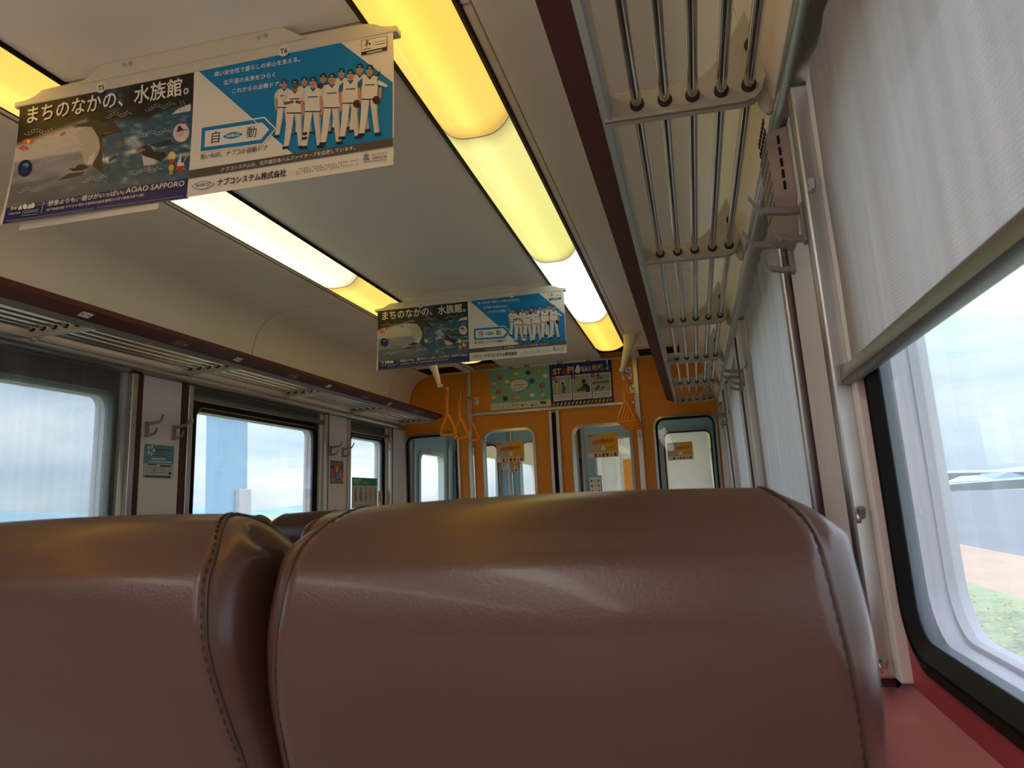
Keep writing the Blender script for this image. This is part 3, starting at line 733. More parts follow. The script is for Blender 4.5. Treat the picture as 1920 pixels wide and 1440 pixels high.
    for y in (2.18, 3.10, 4.01, 4.92): lab(y, 'arrow')
    return o
rack(1, 'right'); rack(-1, 'left')

# ------------------------------------------------------------------ seats
PB = [(.74, -.66), (.69, -.52), (.655, -.38), (.625, -.28), (.60, -.21), (.579, -.165), (.566, -.13), (.56, -.095), (.567, -.055), (.580, -.034), (.600, -.015), (.625, -.002), (.648, .003), (.672, -.001), (.692, -.014), (.708, -.04), (.72, -.08), (.732, -.14), (.75, -.22), (.78, -.34), (.82, -.50), (.855, -.64), (.80, -.70)]
def seat_half(z):
    t = [(-.70, .220), (-.30, .222), (-.20, .222), (-.15, .218), (-.10, .211), (-.05, .205), (.01, .200)]
    for (a, x), (b, y) in zip(t, t[1:]):
        if a <= z <= b: h = x+(y-x)*(z-a)/(b-a); break
    else: h = t[0][1] if z < -.7 else t[-1][1]
    k = max(0, min(1, (z+.040)/.044)); return h-.026*k**2.2
def bulge(z): return 1.6 if z > -.10 else max(1.25, 1.6-(-.10-z)*3.5)
def make_seat(label):
    o = thing('train_seat', label, 'seat', (0, .80, FLOOR))
    prof = [(p.x, p.y) for p in catmull([(y, z, 0) for y, z in PB], 4, True)]
    spine = lambda z: (.64+max(0, (-.10-z))*.25 if z < -.04 else .64, min(z, -.035))
    mb = MB(); rows = []
    fr = [-1, -.985, -.95, -.88, -.7, -.45, -.2, 0, .2, .45, .7, .88, .95, .985, 1]
    def ringpts(x_of, sh, ext=0):
        out = []
        for (y, z) in prof:
            cy, cz = spine(z); yy = y+(cy-y)*sh; zz = z+(cz-z)*sh
            out.append((x_of(z), yy, zz))
        return out
    for t, ex in ((.80, .0160), (.5, .0156), (.25, .0115), (.08, .0042)):
        rows.append([(-(seat_half(z)+ex*bulge(z)), y+(spine(z)[0]-y)*t, z+(spine(z)[1]-z)*t) for y, z in prof])
    for f in fr:
        rows.append([(f*seat_half(z), y-(.006*(1-f*f) if y < .63 else 0)+(.004 if abs(f) == 1 else 0), z+.004*(1-f*f)*(1 if z > -.03 else 0)-(.0016 if abs(f) == 1 else 0)) for y, z in prof])
    for t, ex in ((.08, .0042), (.25, .0115), (.5, .0156), (.80, .0160)):
        rows.append([((seat_half(z)+ex*bulge(z)), y+(spine(z)[0]-y)*t, z+(spine(z)[1]-z)*t) for y, z in prof])
    mb.sheet(rows, closed=True)
    k = len(prof)
    mb.add(rows[0], [tuple(range(k))]); mb.add(rows[-1], [tuple(range(k))[::-1]])
    sb = mb.build('backrest', M['leather'], o, smooth=75)
    for s in (-1, 1):
        path = [(s*(seat_half(z)+.0005), y+.003, z-.0005) for y, z in prof[4:72]]
        sm = MB(); sm.tube(path, .0016, 6); sm.build('seam', M['piping'], sb, smooth=60)
        st = MB(); L = 0; last = Vector(path[0]); P_ = catmull(path, 5)
        nxt = 0
        for a, b in zip(P_, P_[1:]):
            L += (b-a).length
            if L > nxt:
                d = (b-a).normalized(); c = a+Vector((-s*.0035, -.0012 if a.y < .63 else 0, .0008 if a.z > -.02 else 0))
                st.tube([c-d*.0024, c+d*.0024], .0014, 5); nxt = L+.0082
        q = st.build('stitching', M['thread'], sb); q['kind'] = 'stuff'
    cu = MB(); cu.box(-.235, .235, .78, 1.20, -.72, -.62); cu.build('seat_cushion', M['leather'], o, bevel=.03, smooth=40)
    bs = MB(); bs.box(-.225, .225, .80, 1.12, -.80, -.722); bs.build('seat_frame', M['seatbase'], o, bevel=.01)
    lg = MB(); lg.box(-.06, .06, .86, 1.02, FLOOR, -.80); lg.build('pedestal', M['seatbase'], o, bevel=.01)
    return o
seat0 = make_seat('brown leatherette seat back filling the lower right, beside the window')
def lift(root, delta): root.location = Vector(root.location)+Vector(delta); BASE[root] += Vector(delta)
SX = {'rw': -.124, 'ra': -.609, 'la': -1.584, 'lw': -2.069}
copy_thing(seat0, (SX['ra'], 0, 0), 'brown leatherette seat back at lower left, cut by the left edge')
seats = [copy_thing(seat0, (SX['la'], 2.39, 0), 'dark seat back seen in the gap between the two front seats, on the aisle'),
         copy_thing(seat0, (SX['lw'], 2.39, 0), 'dark sliver of window-side seat, left of the far aisle seat in the gap')]
for r in (1.48, 3.30):
    for k in ('la', 'lw'):
        copy_thing(seat0, (SX[k], r, 0), 'brown seat across the aisle in the %s left row, %s side, behind the front seats' % ('nearest' if r < 2 else 'farthest', 'aisle' if k == 'la' else 'window'))
for r in (.91, 1.82, 2.73, 3.64):
    for k in ('ra', 'rw'):
        copy_thing(seat0, (SX[k], r, 0), 'brown seat in the %s right-hand row ahead of the front seats, %s side' % ({.91: 'first', 1.82: 'second', 2.73: 'third', 3.64: 'fourth'}[r], 'aisle' if k == 'ra' else 'window'))
lift(seat0, (SX['rw'], 0, 0))

# ------------------------------------------------------------------ poster hangers
def hanger(y, lt, rt, label, grp):
    o = thing('poster_hanger', label, 'poster hanger', (-1.107, y, 1.066), 'poster hangers')
    x0, x1 = -1.637, -.578
    zb = 1.072
    out = [(x0, zb), (x1, zb), (x1, 1.093), (-.66, 1.108), (-.85, 1.112), (-1.35, 1.112), (-1.55, 1.108), (x0+.01, 1.096), (x0, 1.09)]
    mb = MB(); mb.prism([(x, y-.014, z) for x, z in out], [(x, y+.016, z) for x, z in out]); mb.build('clip_rail', M['hanger'], o, bevel=.003)
    pl = [(-1.435, 1.098), (-.80, 1.098), (-.865, 1.1395), (-1.37, 1.1395)]
    mb = MB(); mb.prism([(x, y-.019, z) for x, z in pl], [(x, y-.012, z) for x, z in pl]); mb.build('mount_plate', M['hanger'], o, bevel=.002)
    mb = MB(); mb.box(-1.36, -.87, y-.012, y+.02, 1.108, 1.1395); mb.build('mount_block', M['hanger'], o)
    for x in (-1.30, -1.282, -.925, -.907):
        MB().disc((x, y-.0195, 1.124), (0, -1, 0), .0055, .002, 10).build('screw', M['alu'], o, smooth=40)
    for t, x in ((lt, -1.370), (rt, -.862)):
        p = Print((x0, y-.0145, 1.112), (1, 0, 0), (0, 0, -1), n=(0, -1, 0)); u = x-x0; p.ell((u, .033), .0145, .0145, (226, 220, 204)); p.text(t, (u-.0095, .0395), (u+.0095, .0395), (34, 32, 30), .025)
        p.build('number_sticker', M['printm'], o)
    return o
hanger(1.495, 'T5', 'T6', 'ivory ceiling rail holding the two nearer hanging posters, marked T5 and T6', 'h')
hanger(3.770, 'T9', 'T10', 'ivory ceiling rail holding the two farther hanging posters', 'h')

QA = [(92, 302), (1703, 5), (1690, 1197), (8, 1413)]
def nz3(x, y, z=0): return noise.noise((x, y, z))
def aq_bg(u, v):
    # printed photograph: dark hall above, pale ledge at left, churning water at right
    edge = .335-.10*u/.40 if u < .42 else .29+.06*nz3(u*6, 2)
    dk = (34, 31, 22)
    b = max(0, 1-((u-.53)/.14)**2-((v-.06)/.2)**2); bk = max(0, nz3(u*26, v*22, 4))*2
    dk = (34+b*(10+50*bk), 31+b*(24+70*bk), 22+b*(40+90*bk))
    if u > .62: dk = (dk[0]+8*nz3(u*9, v*20), dk[1], dk[2])
    if u > .55 and .20 < v < .33: t = max(0, nz3(u*7+3, v*9)); dk = (dk[0]+70*t, dk[1]+38*t, dk[2]+16*t)
    t = max(0, min(1, (v-edge+.02)/.05))
    n1 = nz3(u*8, v*16, 1); n2 = nz3(u*30, v*40, 7)
    foam = max(0, n1*.9+n2*.6+.15-abs(v-.56)*2.2)*max(0, min(1, (u-.44)/.1))
    wt = (50+190*foam+26*n2, 88+150*foam+24*n2, 108+130*foam+22*n2)
    lg = (138+30*n1, 143+28*n1, 152+26*n1)
    if v < .48: lg = (190+10*n2, 186+10*n2, 182+8*n2)
    if v > .66: k = max(0, n1)*40; lg = (112+k-70*(v-.66), 116+k-70*(v-.66), 120+k-60*(v-.66))
    s = max(0, min(1, (u-.40-.12*(v-.4))/.10)); s = s if v < .78 else s*.55
    wt = tuple(lg[i]*(1-s)+wt[i]*s for i in range(3))
    return tuple(max(0, min(255, dk[i]*(1-t)+wt[i]*t)) for i in range(3))
def aquarium_poster(y, label, far=0, curl=.03):
    w_, h_ = .515, .338
    x0 = -1.621
    o = thing('hanging_poster', label, 'poster', (x0+w_/2, y, 1.078-h_), 'aquarium posters on the hangers')
    bend = lambda u, v: curl*(v/h_)**2*(1-.6*u/w_)
    sh = MB(); rows = [[(x0+w_*i/10-.012*(v/h_)**2*(1-i/10), y-bend(w_*i/10, v), 1.082-v) for i in range(11)] for v in [h_*j/16 for j in range(17)]]
    sh.sheet(rows); sd = sh.build('sheet', M['paper'], o, smooth=80, recalc=False)
    p = Print((x0, y, 1.082), (1, 0, 0), (0, 0, -1), QA, (w_, h_), n=(0, -1, 0), step=1.5e-5); p.bend = bend
    p.grid(64, 44, w_, h_, aq_bg)
    NV = (38, 42, 100)
    p.poly([(0, h_*.868), (w_*.2, h_*.862), (w_, h_*.842), (w_, h_), (0, h_)], NV, True)
    # leaping penguin
    p.poly([(500, 985), (560, 945), (700, 930), (690, 965), (590, 985), (455, 1015)], (70, 66, 62))
    p.poly([(560, 505), (625, 490), (720, 470), (800, 440), (870, 520), (960, 478), (1045, 578), (985, 570), (862, 568), (858, 700), (862, 820), (880, 948), (825, 915), (775, 872), (822, 760), (836, 700), (820, 620), (756, 520), (690, 515), (600, 525)], (52, 49, 42))
    p.poly([(620, 562), (690, 520), (756, 520), (820, 620), (838, 700), (822, 770), (770, 872), (700, 862), (656, 700), (640, 606), (578, 600)], (176, 172, 160))
    p.poly([(740, 800), (800, 740), (770, 860), (720, 866)], (206, 202, 192))
    p.poly([(555, 900), (620, 895), (640, 868), (690, 862), (745, 885), (690, 915), (600, 925)], (36, 34, 34))
    p.poly([(455, 585), (500, 555), (515, 575), (470, 600)], (176, 80, 74))
    p.line([(510, 560), (580, 510), (660, 520)], .0012, (190, 180, 150))
    # swimming penguin
    p.poly([(1235, 785), (1330, 815), (1372, 870), (1255, 885), (1240, 830)], (196, 192, 190))
    p.poly([(1180, 745), (1215, 715), (1262, 690), (1310, 705), (1345, 758), (1440, 755), (1470, 800), (1405, 850), (1345, 822), (1250, 795), (1225, 760)], (36, 34, 38))
    p.poly([(1175, 752), (1225, 722), (1268, 735), (1215, 760)], (186, 112, 106))
    p.poly([(1300, 690), (1500, 640), (1520, 690), (1380, 720)], (38, 52, 58))
    p.poly([(990, 660), (1040, 650), (1050, 710), (1000, 720)], (90, 100, 80))
    p.poly([(920, 820), (990, 780), (985, 810), (930, 850)], (40, 56, 52))
    # pool corner, round inset, sweets, fish, jellyfish
    p.poly([(1500, 415), (1560, 365), (1676, 320), (1676, 385)], (214, 210, 204))
    for dx in (0, 30): p.line([(1580+dx, 400), (1590+dx, 330), (1572+dx, 292)], .0016, (150, 140, 120))
    p.ell((1593, 585), 76, 86, (204, 198, 206)); p.ell((1588, 585), 34, 40, (216, 176, 150)); p.poly([(1548, 580), (1568, 520), (1640, 510), (1650, 560), (1600, 566)], (70, 40, 40)); p.poly([(1580, 520), (1630, 500), (1660, 545), (1620, 560)], (232, 190, 200)); p.poly([(1555, 650), (1600, 612), (1640, 640), (1630, 660), (1580, 668)], (226, 206, 190))
    p.ell((1515, 800), 34, 44, (222, 204, 120)); p.ell((1515, 845), 24, 22, (176, 70, 50)); p.ell((1515, 910), 26, 34, (206, 176, 60)); p.rect(1500, 930, 1530, 972, (190, 150, 80))
    p.poly([(1568, 870), (1600, 775), (1632, 870), (1640, 925), (1600, 945), (1565, 925)], (224, 218, 210)); p.poly([(1566, 895), (1640, 890), (1632, 932), (1600, 946), (1570, 930)], (188, 52, 46)); p.poly([(1606, 780), (1628, 860), (1605, 862)], (40, 40, 40)); p.line([(1628, 850), (1665, 790)], .003, (186, 180, 70))
    p.poly([(115, 640), (150, 620), (200, 622), (232, 640), (200, 668), (145, 665)], (206, 110, 36)); p.ell((175, 642), 14, 20, (224, 196, 170)); p.poly([(80, 704), (120, 676), (170, 690), (184, 715), (130, 726)], (186, 106, 96)); p.poly([(215, 690), (255, 670), (290, 690), (240, 705)], (190, 186, 180))
    p.ell((157, 888), 66, 80, (22, 26, 70), rot=.1); p.ell((160, 862), 28, 22, (84, 136, 176)); p.ell((150, 905), 30, 40, (30, 48, 104))
    # wavy captions
    def wave(x0, y0, x1, y1, a=14, c=(196, 192, 184)):
        pts = [(x0+(x1-x0)*i/24, y0+(y1-y0)*i/24+a*math.sin(i/24*4*PI)) for i in range(25)]
        p.line(pts, .0011, c)
        for i in range(3, 20, 2): p.line([(pts[i][0], pts[i][1]-20), (pts[i+1][0]-4, pts[i+1][1]-22)], .003, c)
    for a in ((130, 570, 440, 560), (250, 850, 470, 815), (500, 735, 690, 690), (880, 430, 1130, 410), (1200, 610, 1500, 575), (1160, 960, 1440, 925), (690, 1025, 930, 995), (110, 1110, 350, 1090), (1250, 375, 1540, 330)): wave(*a)
    T = (236, 232, 222)
    p.text('まちのなかの、水族館。', (160, 474), (1660, 222), T, .012, 1.12)
    p.text('想像よりも、遊びがいっぱい。', (402, 1250), (1092, 1150), T, .008)
    p.text('AOAO SAPPORO', (1108, 1145), (1650, 1082), T, .004)
    p.text('地下鉄南北線“すすきの”駅から徒歩5分(JR札幌駅から地下鉄南北線で2駅)', (396, 1300), (1280, 1172), T)
    p.text('3rd', (68, 1282), (118, 1276), T, .02)
    p.poly([(132, 1282), (158, 1228), (172, 1278)], T); p.ell((196, 1252), 20, 26, T); p.poly([(214, 1275), (236, 1222), (256, 1270)], T); p.ell((266, 1244), 19, 24, T)
    p.line([(362, 1206), (350, 1318)], .001, T)
    p.text('10:00-22:00', (58, 1328), (160, 1318), T); p.text('AOAO SAPPORO', (196, 1318), (310, 1304), T)
    p.line([(184, 1296), (322, 1280), (318, 1324), (180, 1338), (184, 1296)], .0008, T)
    p.line([(40, 1390), (820, 1282)], .0013, (150, 150, 180)); p.line([(860, 1276), (1650, 1178)], .0013, (150, 150, 180))
    p.build('artwork', M['print'], sd)
    return o
QB = [(88, 403), (1490, 133), (1502, 1115), (78, 1335)]
def player(p, cx, hy, fy, H=1.0, pose=0, cap=(18, 70, 100), skin=(196, 148, 116), top=(222, 218, 206), dark=False):
    k = (fy-hy)/440.0
    def q(pts): return [(cx+x*k, hy+y*k) for x, y in pts]
    pants = (222, 217, 204); sh = (168, 160, 148)
    p.poly(q([(-52, 180), (-4, 190), (-14, 300), (-34, 430), (-66, 430), (-58, 300)]), pants if not dark else (48, 54, 70))
    p.poly(q([(2, 190), (50, 180), (58, 300), (72, 425), (38, 430), (20, 310)]), (212, 207, 194))
    p.line(q([(-2, 195), (-12, 300), (-30, 425)]), .0018, sh); p.line(q([(46, 195), (54, 310), (64, 420)]), .0012, (120, 116, 112))
    p.poly(q([(-72, 428), (-30, 426), (-28, 446), (-78, 450)]), (34, 34, 40)); p.poly(q([(36, 426), (76, 420), (88, 440), (40, 446)]), (34, 34, 40))
    p.poly(q([(-56, 30), (-20, 18), (22, 18), (58, 30), (54, 110), (52, 185), (-54, 185), (-56, 110)]), top)
    p.poly(q([(-24, 18), (0, 48), (24, 18)]), (20, 96, 140) if pose != 2 else skin)
    p.line(q([(-54, 186), (52, 186)]), .0030, (40, 40, 46)); p.line(q([(-34, 84), (34, 82)]), .0034, (60, 110, 130))
    sl = (30, 104, 146) if pose == 1 else (208, 204, 192)
    for s in (-1, 1):
        p.poly(q([(s*50, 32), (s*78, 60), (s*84, 104), (s*60, 110), (s*50, 80)]), sl)
        if pose == 2: p.poly(q([(s*80, 100), (s*62, 104), (s*8, 92), (s*4, 112), (s*70, 128)]), skin)
        else:
            p.poly(q([(s*82, 100), (s*62, 106), (s*60, 170), (s*50, 206), (s*64, 214), (s*80, 170)]), skin)
    if pose == 1: p.ell((cx+46*k, hy+192*k), 26*k, 30*k, (74, 40, 34))
    p.poly(q([(-12, 2), (12, 2), (14, 24), (-14, 24)]), (176, 128, 98))
    p.ell((cx, hy-14*k), 24*k, 31*k, skin)
    p.poly(q([(-26, -20), (-24, -46), (-8, -60), (12, -60), (26, -44), (27, -20), (8, -27), (-10, -27)]), cap)
    p.line(q([(-10, -38), (8, -38)]), .0022, (190, 210, 214))
    p.line(q([(-10, -8), (-3, -8)]), .0016, (50, 36, 30)); p.line(q([(4, -8), (11, -8)]), .0016, (50, 36, 30)); p.line(q([(-6, 6), (7, 6)]), .0012, (130, 70, 60))
def door_poster(y, label, curl=.018):
    w_, h_ = .518, .336; x0 = -1.106
    o = thing('hanging_poster', label, 'poster', (x0+w_/2, y, 1.078-h_), 'baseball posters on the hangers')
    bend = lambda u, v: curl*(v/h_)**2
    sh = MB(); rows = [[(x0+w_*i/8, y-bend(0, v), 1.080-v) for i in range(9)] for v in [h_*j/14 for j in range(15)]]
    sh.sheet(rows); sd = sh.build('sheet', M['paper'], o, smooth=80, recalc=False)
    p = Print((x0, y, 1.080), (1, 0, 0), (0, 0, -1), QB, (w_, h_), n=(0, -1, 0), step=1.0e-5); p.bend = bend
    BL = (10, 128, 190); WH = (234, 232, 224); BK = (36, 34, 34)
    p.poly([(0, 0), (w_, 0), (w_, h_), (0, h_)], (228, 225, 214), True)
    p.poly([(100, 402), (1105, 208), (1487, 515), (1492, 925), (805, 1032)], BL)
    p.line([(100, 402), (805, 1032)], .0016, WH)
    for t, a, b in (('高い安全性で暮らしの安心を支える。', (232, 456), (838, 352)), ('北海道の未来をひらく', (296, 518), (664, 463)), ('これからの自動ドア。', (362, 580), (708, 527))): p.text(t, a, b, WH, .008)
    for a in ((870, 515, 880, 0), (1003, 495, 880, 2), (1130, 462, 850, 0), (1258, 436, 870, 0)): player(p, a[0], a[1], a[2], pose=0, dark=a[3] == 2, top=(40, 50, 66) if a[3] == 2 else (216, 212, 200), cap=(18, 60, 84) if a[3] != 2 else (30, 34, 44))
    for a in ((730, 535, 900, 0), (805, 545, 985, 2), (933, 530, 985, 0), (1065, 505, 960, 0), (1195, 480, 920, 1), (1330, 450, 900, 1)): player(p, a[0], a[1], a[2], pose=a[3], skin=(196, 148, 116) if a[3] != 2 else (120, 82, 64))
    p.line([(1380, 470), (1400, 440)], .004, (70, 44, 36)); p.poly([(1390, 500), (1455, 540), (1445, 556), (1380, 530)], (226, 222, 212))
    p.poly([(868, 876), (900, 872), (902, 892), (868, 896)], BK); p.poly([(866, 910), (902, 906), (902, 924), (866, 930)], BK)
    p.poly([(150, 826), (598, 757), (684, 845), (595, 958), (150, 1012)], WH); p.poly([(157, 832), (594, 767), (674, 846), (590, 950), (157, 1004)], BL); p.poly([(183, 856), (582, 798), (634, 850), (578, 922), (183, 974)], (230, 227, 217))
    p.text('自', (230, 940), (286, 932), BK, .004, 1.1); p.text('動', (476, 906), (545, 896), BK, .004, 1.1)
    def lens(cx, cy, a, b, sl, c):
        p.poly([(cx+a*math.cos(t)*(1 if abs(math.cos(t)) > 0 else 1), cy-sl*a*math.cos(t)+b*math.sin(t)*abs(math.sin(t))) for t in [2*PI*i/28 for i in range(28)]], c)
    lens(380, 890, 72, 24, .12, BL); p.text('NABCO', (334, 904), (428, 893), WH, .03)
    p.text('青い矢印、ナブコの自動ドア', (156, 1062), (626, 998), BK, .004, 1.1)
    p.poly([(79, 1142), (1497, 922), (1499, 984), (79, 1202)], (84, 82, 74))
    p.text('ナブコシステムは、北海道日本ハムファイターズを応援しています。', (312, 1152), (1238, 1002), WH, .008)
    lens(190, 1250, 80, 30, .1, (60, 110, 160)); lens(190, 1250, 74, 26, .1, (226, 226, 220)); p.text('NABCO', (138, 1264), (244, 1252), (40, 96, 156), .03)
    p.text('ナブコシステム株式会社', (290, 1254), (768, 1186), BK, .022, 1.2)
    for j in range(3):
        for i in range(24): 
            x = 838+i*18; y_ = 1143+j*16-(x-838)*.15
            if (i*7+j*3) % 5 and not (i > 17 and j == 1): p.line([(x, y_), (x+10, y_-1)], .0022, (120, 118, 110))
    p.text('北', (1294, 1084), (1340, 1076), (24, 100, 150), .02, 1.15)
    p.text('ほっかいどう', (1355, 1050), (1458, 1036), BK); p.text('応援団会議', (1356, 1078), (1456, 1064), BK); p.line([(1296, 1096), (1456, 1080)], .0016, (120, 130, 140))
    p.poly([(1272, 214), (1450, 182), (1450, 285), (1272, 322)], (40, 38, 38)); p.poly([(1275, 217), (1447, 186), (1447, 262), (1275, 298)], (228, 225, 214))
    p.text('F', (1305, 262), (1325, 258), BK, .03, 1.3); p.poly([(1326, 232), (1342, 240), (1326, 254)], BK); p.poly([(1298, 240), (1288, 250), (1298, 256)], BK); p.line([(1286, 282), (1340, 272)], .0024, (110, 108, 104))
    p.line([(1358, 208), (1358, 270)], .0008, (150, 148, 140)); p.line([(1368, 232), (1436, 218)], .0016, (110, 108, 104)); p.line([(1368, 250), (1436, 236)], .0022, (110, 108, 104)); p.line([(1310, 306), (1415, 284)], .003, (220, 218, 208))
    p.build('artwork', M['print'], sd)
    return o
aquarium_poster(1.484, 'nearer aquarium poster with leaping penguin and navy band, hanging at upper left')
door_poster(1.484, 'nearer white and blue poster with a row of baseball players, hanging by the lamp')
aquarium_poster(3.759, 'farther aquarium poster with leaping penguin, hanging in the middle of the carriage', curl=.006)
door_poster(3.759, 'farther blue and white poster with baseball players, beside the white lamp', curl=.006)
# slightly longer sheet behind the nearer poster
b = MB(); b.sheet([[(-1.585+.4*i/4, 1.488-.020*t*t, 1.08-.352*t) for i in range(5)] for t in [j/10 for j in range(11)]])
tag(b.build('backing_sheet', M['paper'], recalc=False), 'plain pale sheet peeping out below the nearer aquarium poster', 'paper')

# ------------------------------------------------------------------ end-wall posters
def end_poster_map():
    w_, h_ = .514, .352; x0 = -1.627
    p = Print((x0, YE-.004, 1.128), (1, 0, 0), (0, 0, -1), [(105, 147), (777, 92), (800, 557), (130, 610)], (w_, h_), n=(0, -1, 0))
    p.rect(0, 0, w_, h_, (132, 190, 158), True)
    rnd = random.Random(3)
    for i in range(9): p.line([(rnd.uniform(0, .35), .05+.028*i), (rnd.uniform(.15, .4), .05+.028*i-.006), (rnd.uniform(.4, w_), .05+.028*i+.004)], .002, (110, 172, 176), True)
    p.poly([(0, h_*.84), (w_, h_*.84), (w_, h_), (0, h_)], (222, 216, 200), True)
    cols = [(196, 70, 56), (226, 200, 70), (60, 64, 76), (224, 150, 70), (226, 226, 222), (214, 170, 140)]
    for i, (x, y) in enumerate([(230, 240), (410, 200), (545, 185), (660, 170), (740, 225), (165, 310), (215, 400), (160, 465), (290, 475), (420, 465), (590, 440), (710, 440), (700, 330), (310, 290), (590, 280)]):
        c = cols[i % 6]; p.ell((x, y), 30, 26, c); p.ell((x+5, y-4), 15, 12, tuple(min(255, v+34) for v in c)); p.line([(x-30, y+30), (x+24, y+27)], .003, (90, 120, 90))
    for i in range(20): p.ell((rnd.uniform(130, 770), rnd.uniform(160, 500)), 8, 7, (70, 130, 100), 6)
    lens = [(345, 330), (360, 280), (420, 262), (500, 258), (548, 290), (552, 350), (500, 385), (420, 400), (360, 392)]
    p.poly(lens, (70, 110, 90)); p.poly([(352+(x-352)*.95+2, 330+(y-330)*.92) for x, y in lens], (236, 232, 210))
    p.line([(386, 328), (518, 316)], .008, (120, 150, 70)); p.text('スタンプラリー', (360, 384), (545, 360), (40, 44, 40), .02, 1.2)
    p.line([(380, 295), (480, 286)], .004, (150, 170, 120)); 
    p.rect(678, 505, 745, 535, (30, 110, 70))
    for x in (165, 205, 250, 320): p.line([(x, 560), (x+26, 557)], .004, (196, 150, 140)); p.line([(x, 578), (x+26, 575)], .003, (150, 140, 130))
    for x in (375, 480, 590): p.ell((x, 550), 12, 12, cols[x % 6]); p.line([(x+18, 548), (x+60, 544)], .006, (150, 146, 130))
    o = MB().box(x0, x0+w_, YE-.0035, YE-.001, 1.128-h_, 1.128).build('wall_poster', M['paper']); p.build('artwork', M['print'], o)
    tag(o, 'green stamp-rally poster, left of the two posters above the doors', 'poster')
def end_poster_stop():
    w_, h_ = .516, .352; x0 = -1.112
    p = Print((x0, YE-.004, 1.122), (1, 0, 0), (0, 0, -1), [(780, 92), (1476, 38), (1502, 505), (800, 556)], (w_, h_), n=(0, -1, 0))
    p.rect(0, 0, w_, h_, (30, 48, 116), True)
    Y_ = (232, 206, 60); WH = (228, 224, 212)
    p.text('ST', (824, 202), (918, 194), Y_, .025); p.ell((958, 172), 32, 34, (196, 30, 60)); p.ell((958, 172), 14, 16, (30, 48, 116)); p.text('P!', (990, 190), (1062, 182), Y_, .025)
    p.poly([(1075, 150), (1085, 120), (1098, 100), (1112, 98), (1124, 112), (1134, 130), (1130, 170), (1112, 188), (1090, 186), (1066, 160)], WH)
    p.text('駆け込み', (1146, 136), (1250, 128), WH, .01); p.text('乗車は', (1146, 168), (1250, 160), WH, .015); p.text('危険', (1260, 154), (1392, 144), Y_, .015); p.text('です', (1396, 150), (1424, 148), WH, .02); p.text('!', (1428, 150), (1446, 148), WH, .02, 2)
    for x0_, x1_, yo in ((812, 1022, 0), (1032, 1244, -16), (1252, 1464, -32)):
        p.poly([(x0_, 228+yo), (x1_, 210+yo), (x1_+16, 480+yo), (x0_+16, 500+yo)], WH); p.poly([(x0_+8, 238+yo), (x1_-8, 220+yo), (x1_, 412+yo), (x0_+16, 430+yo)], (166, 172, 160))
        p.ell((x0_+22, 246+yo), 22, 24, (206, 30, 44)); p.line([(x0_+22, 232+yo), (x0_+22, 254+yo)], .005, WH)
        for k in range(3): p.line([(x0_+28, 448+yo+k*15), (x1_-10, 432+yo+k*15)], .004, (130, 96, 80) if k == 0 else (150, 146, 136))
    # first picture: person and closing door; second: person reaching; third: track and train
    p.poly([(905, 270), (960, 264), (964, 350), (908, 356)], (224, 224, 218)); p.ell((932, 296), 14, 15, (50, 44, 40)); p.poly([(915, 312), (950, 310), (968, 356), (950, 410), (930, 410)], (90, 100, 110)); p.ell((862, 282), 12, 13, (60, 50, 44)); p.poly([(850, 298), (880, 296), (892, 350), (880, 414), (862, 416)], (206, 206, 60))
    p.ell((1168, 276), 22, 22, (40, 36, 34)); p.poly([(1150, 304), (1200, 298), (1234, 340), (1234, 396), (1190, 400), (1180, 350), (1130, 360), (1128, 346), (1160, 330)], (54, 62, 76)); p.poly([(1090, 360), (1180, 346), (1182, 380), (1092, 392)], (70, 120, 56)); p.line([(1070, 330), (1110, 326)], .004, (206, 180, 60)); p.line([(1080, 290), (1130, 284)], .003, (206, 180, 60))
    p.ell((1330, 210), 14, 15, (50, 44, 40)); p.poly([(1310, 224), (1380, 216), (1390, 250), (1300, 258)], (120, 140, 80)); p.line([(1265, 298), (1450, 280)], .009, (60, 60, 62)); p.line([(1270, 330), (1450, 320)], .004, (206, 206, 200)); p.poly([(1290, 370), (1330, 320), (1350, 330), (1316, 376)], (70, 74, 90)); p.poly([(1350, 370), (1380, 330), (1400, 340), (1376, 370)], (96, 100, 116))
    p.poly([(800, 523), (1440, 470), (1442, 500), (802, 553)], (40, 38, 36))
    for i in range(15):
        x = 812+i*43; y_ = 522-(x-800)*.0828; p.poly([(x+14, y_), (x+34, y_-2), (x+20, y_+28), (x, y_+30)], (226, 196, 60))
    p.text('JR', (1456, 492), (1484, 488), WH, .02)
    o = MB().box(x0, x0+w_, YE-.0035, YE-.001, 1.122-h_, 1.122).build('wall_poster', M['paper']); p.build('artwork', M['print'], o)
    tag(o, 'navy STOP! safety poster with hazard stripes, right of the two above the doors', 'poster')
end_poster_map(); end_poster_stop()
o = thing('poster_rail', 'ivory clip rail above the two end-wall posters', 'poster rail', (CX, YE-.01, 1.118))
MB().box(-1.55, -.66, YE-.016, YE-.004, 1.118, 1.139).build('rail', M['hanger'], o, bevel=.002)
for x in (-1.44, -1.30, -1.02, -.78):
    mb = MB(); mb.box(x-.018, x-.010, YE-.02, YE-.016, 1.113, 1.134).box(x+.010, x+.018, YE-.02, YE-.016, 1.113, 1.134).box(x-.01, x+.01, YE-.02, YE-.016, 1.121, 1.126); mb.build('clip', M['seatbase'], o)

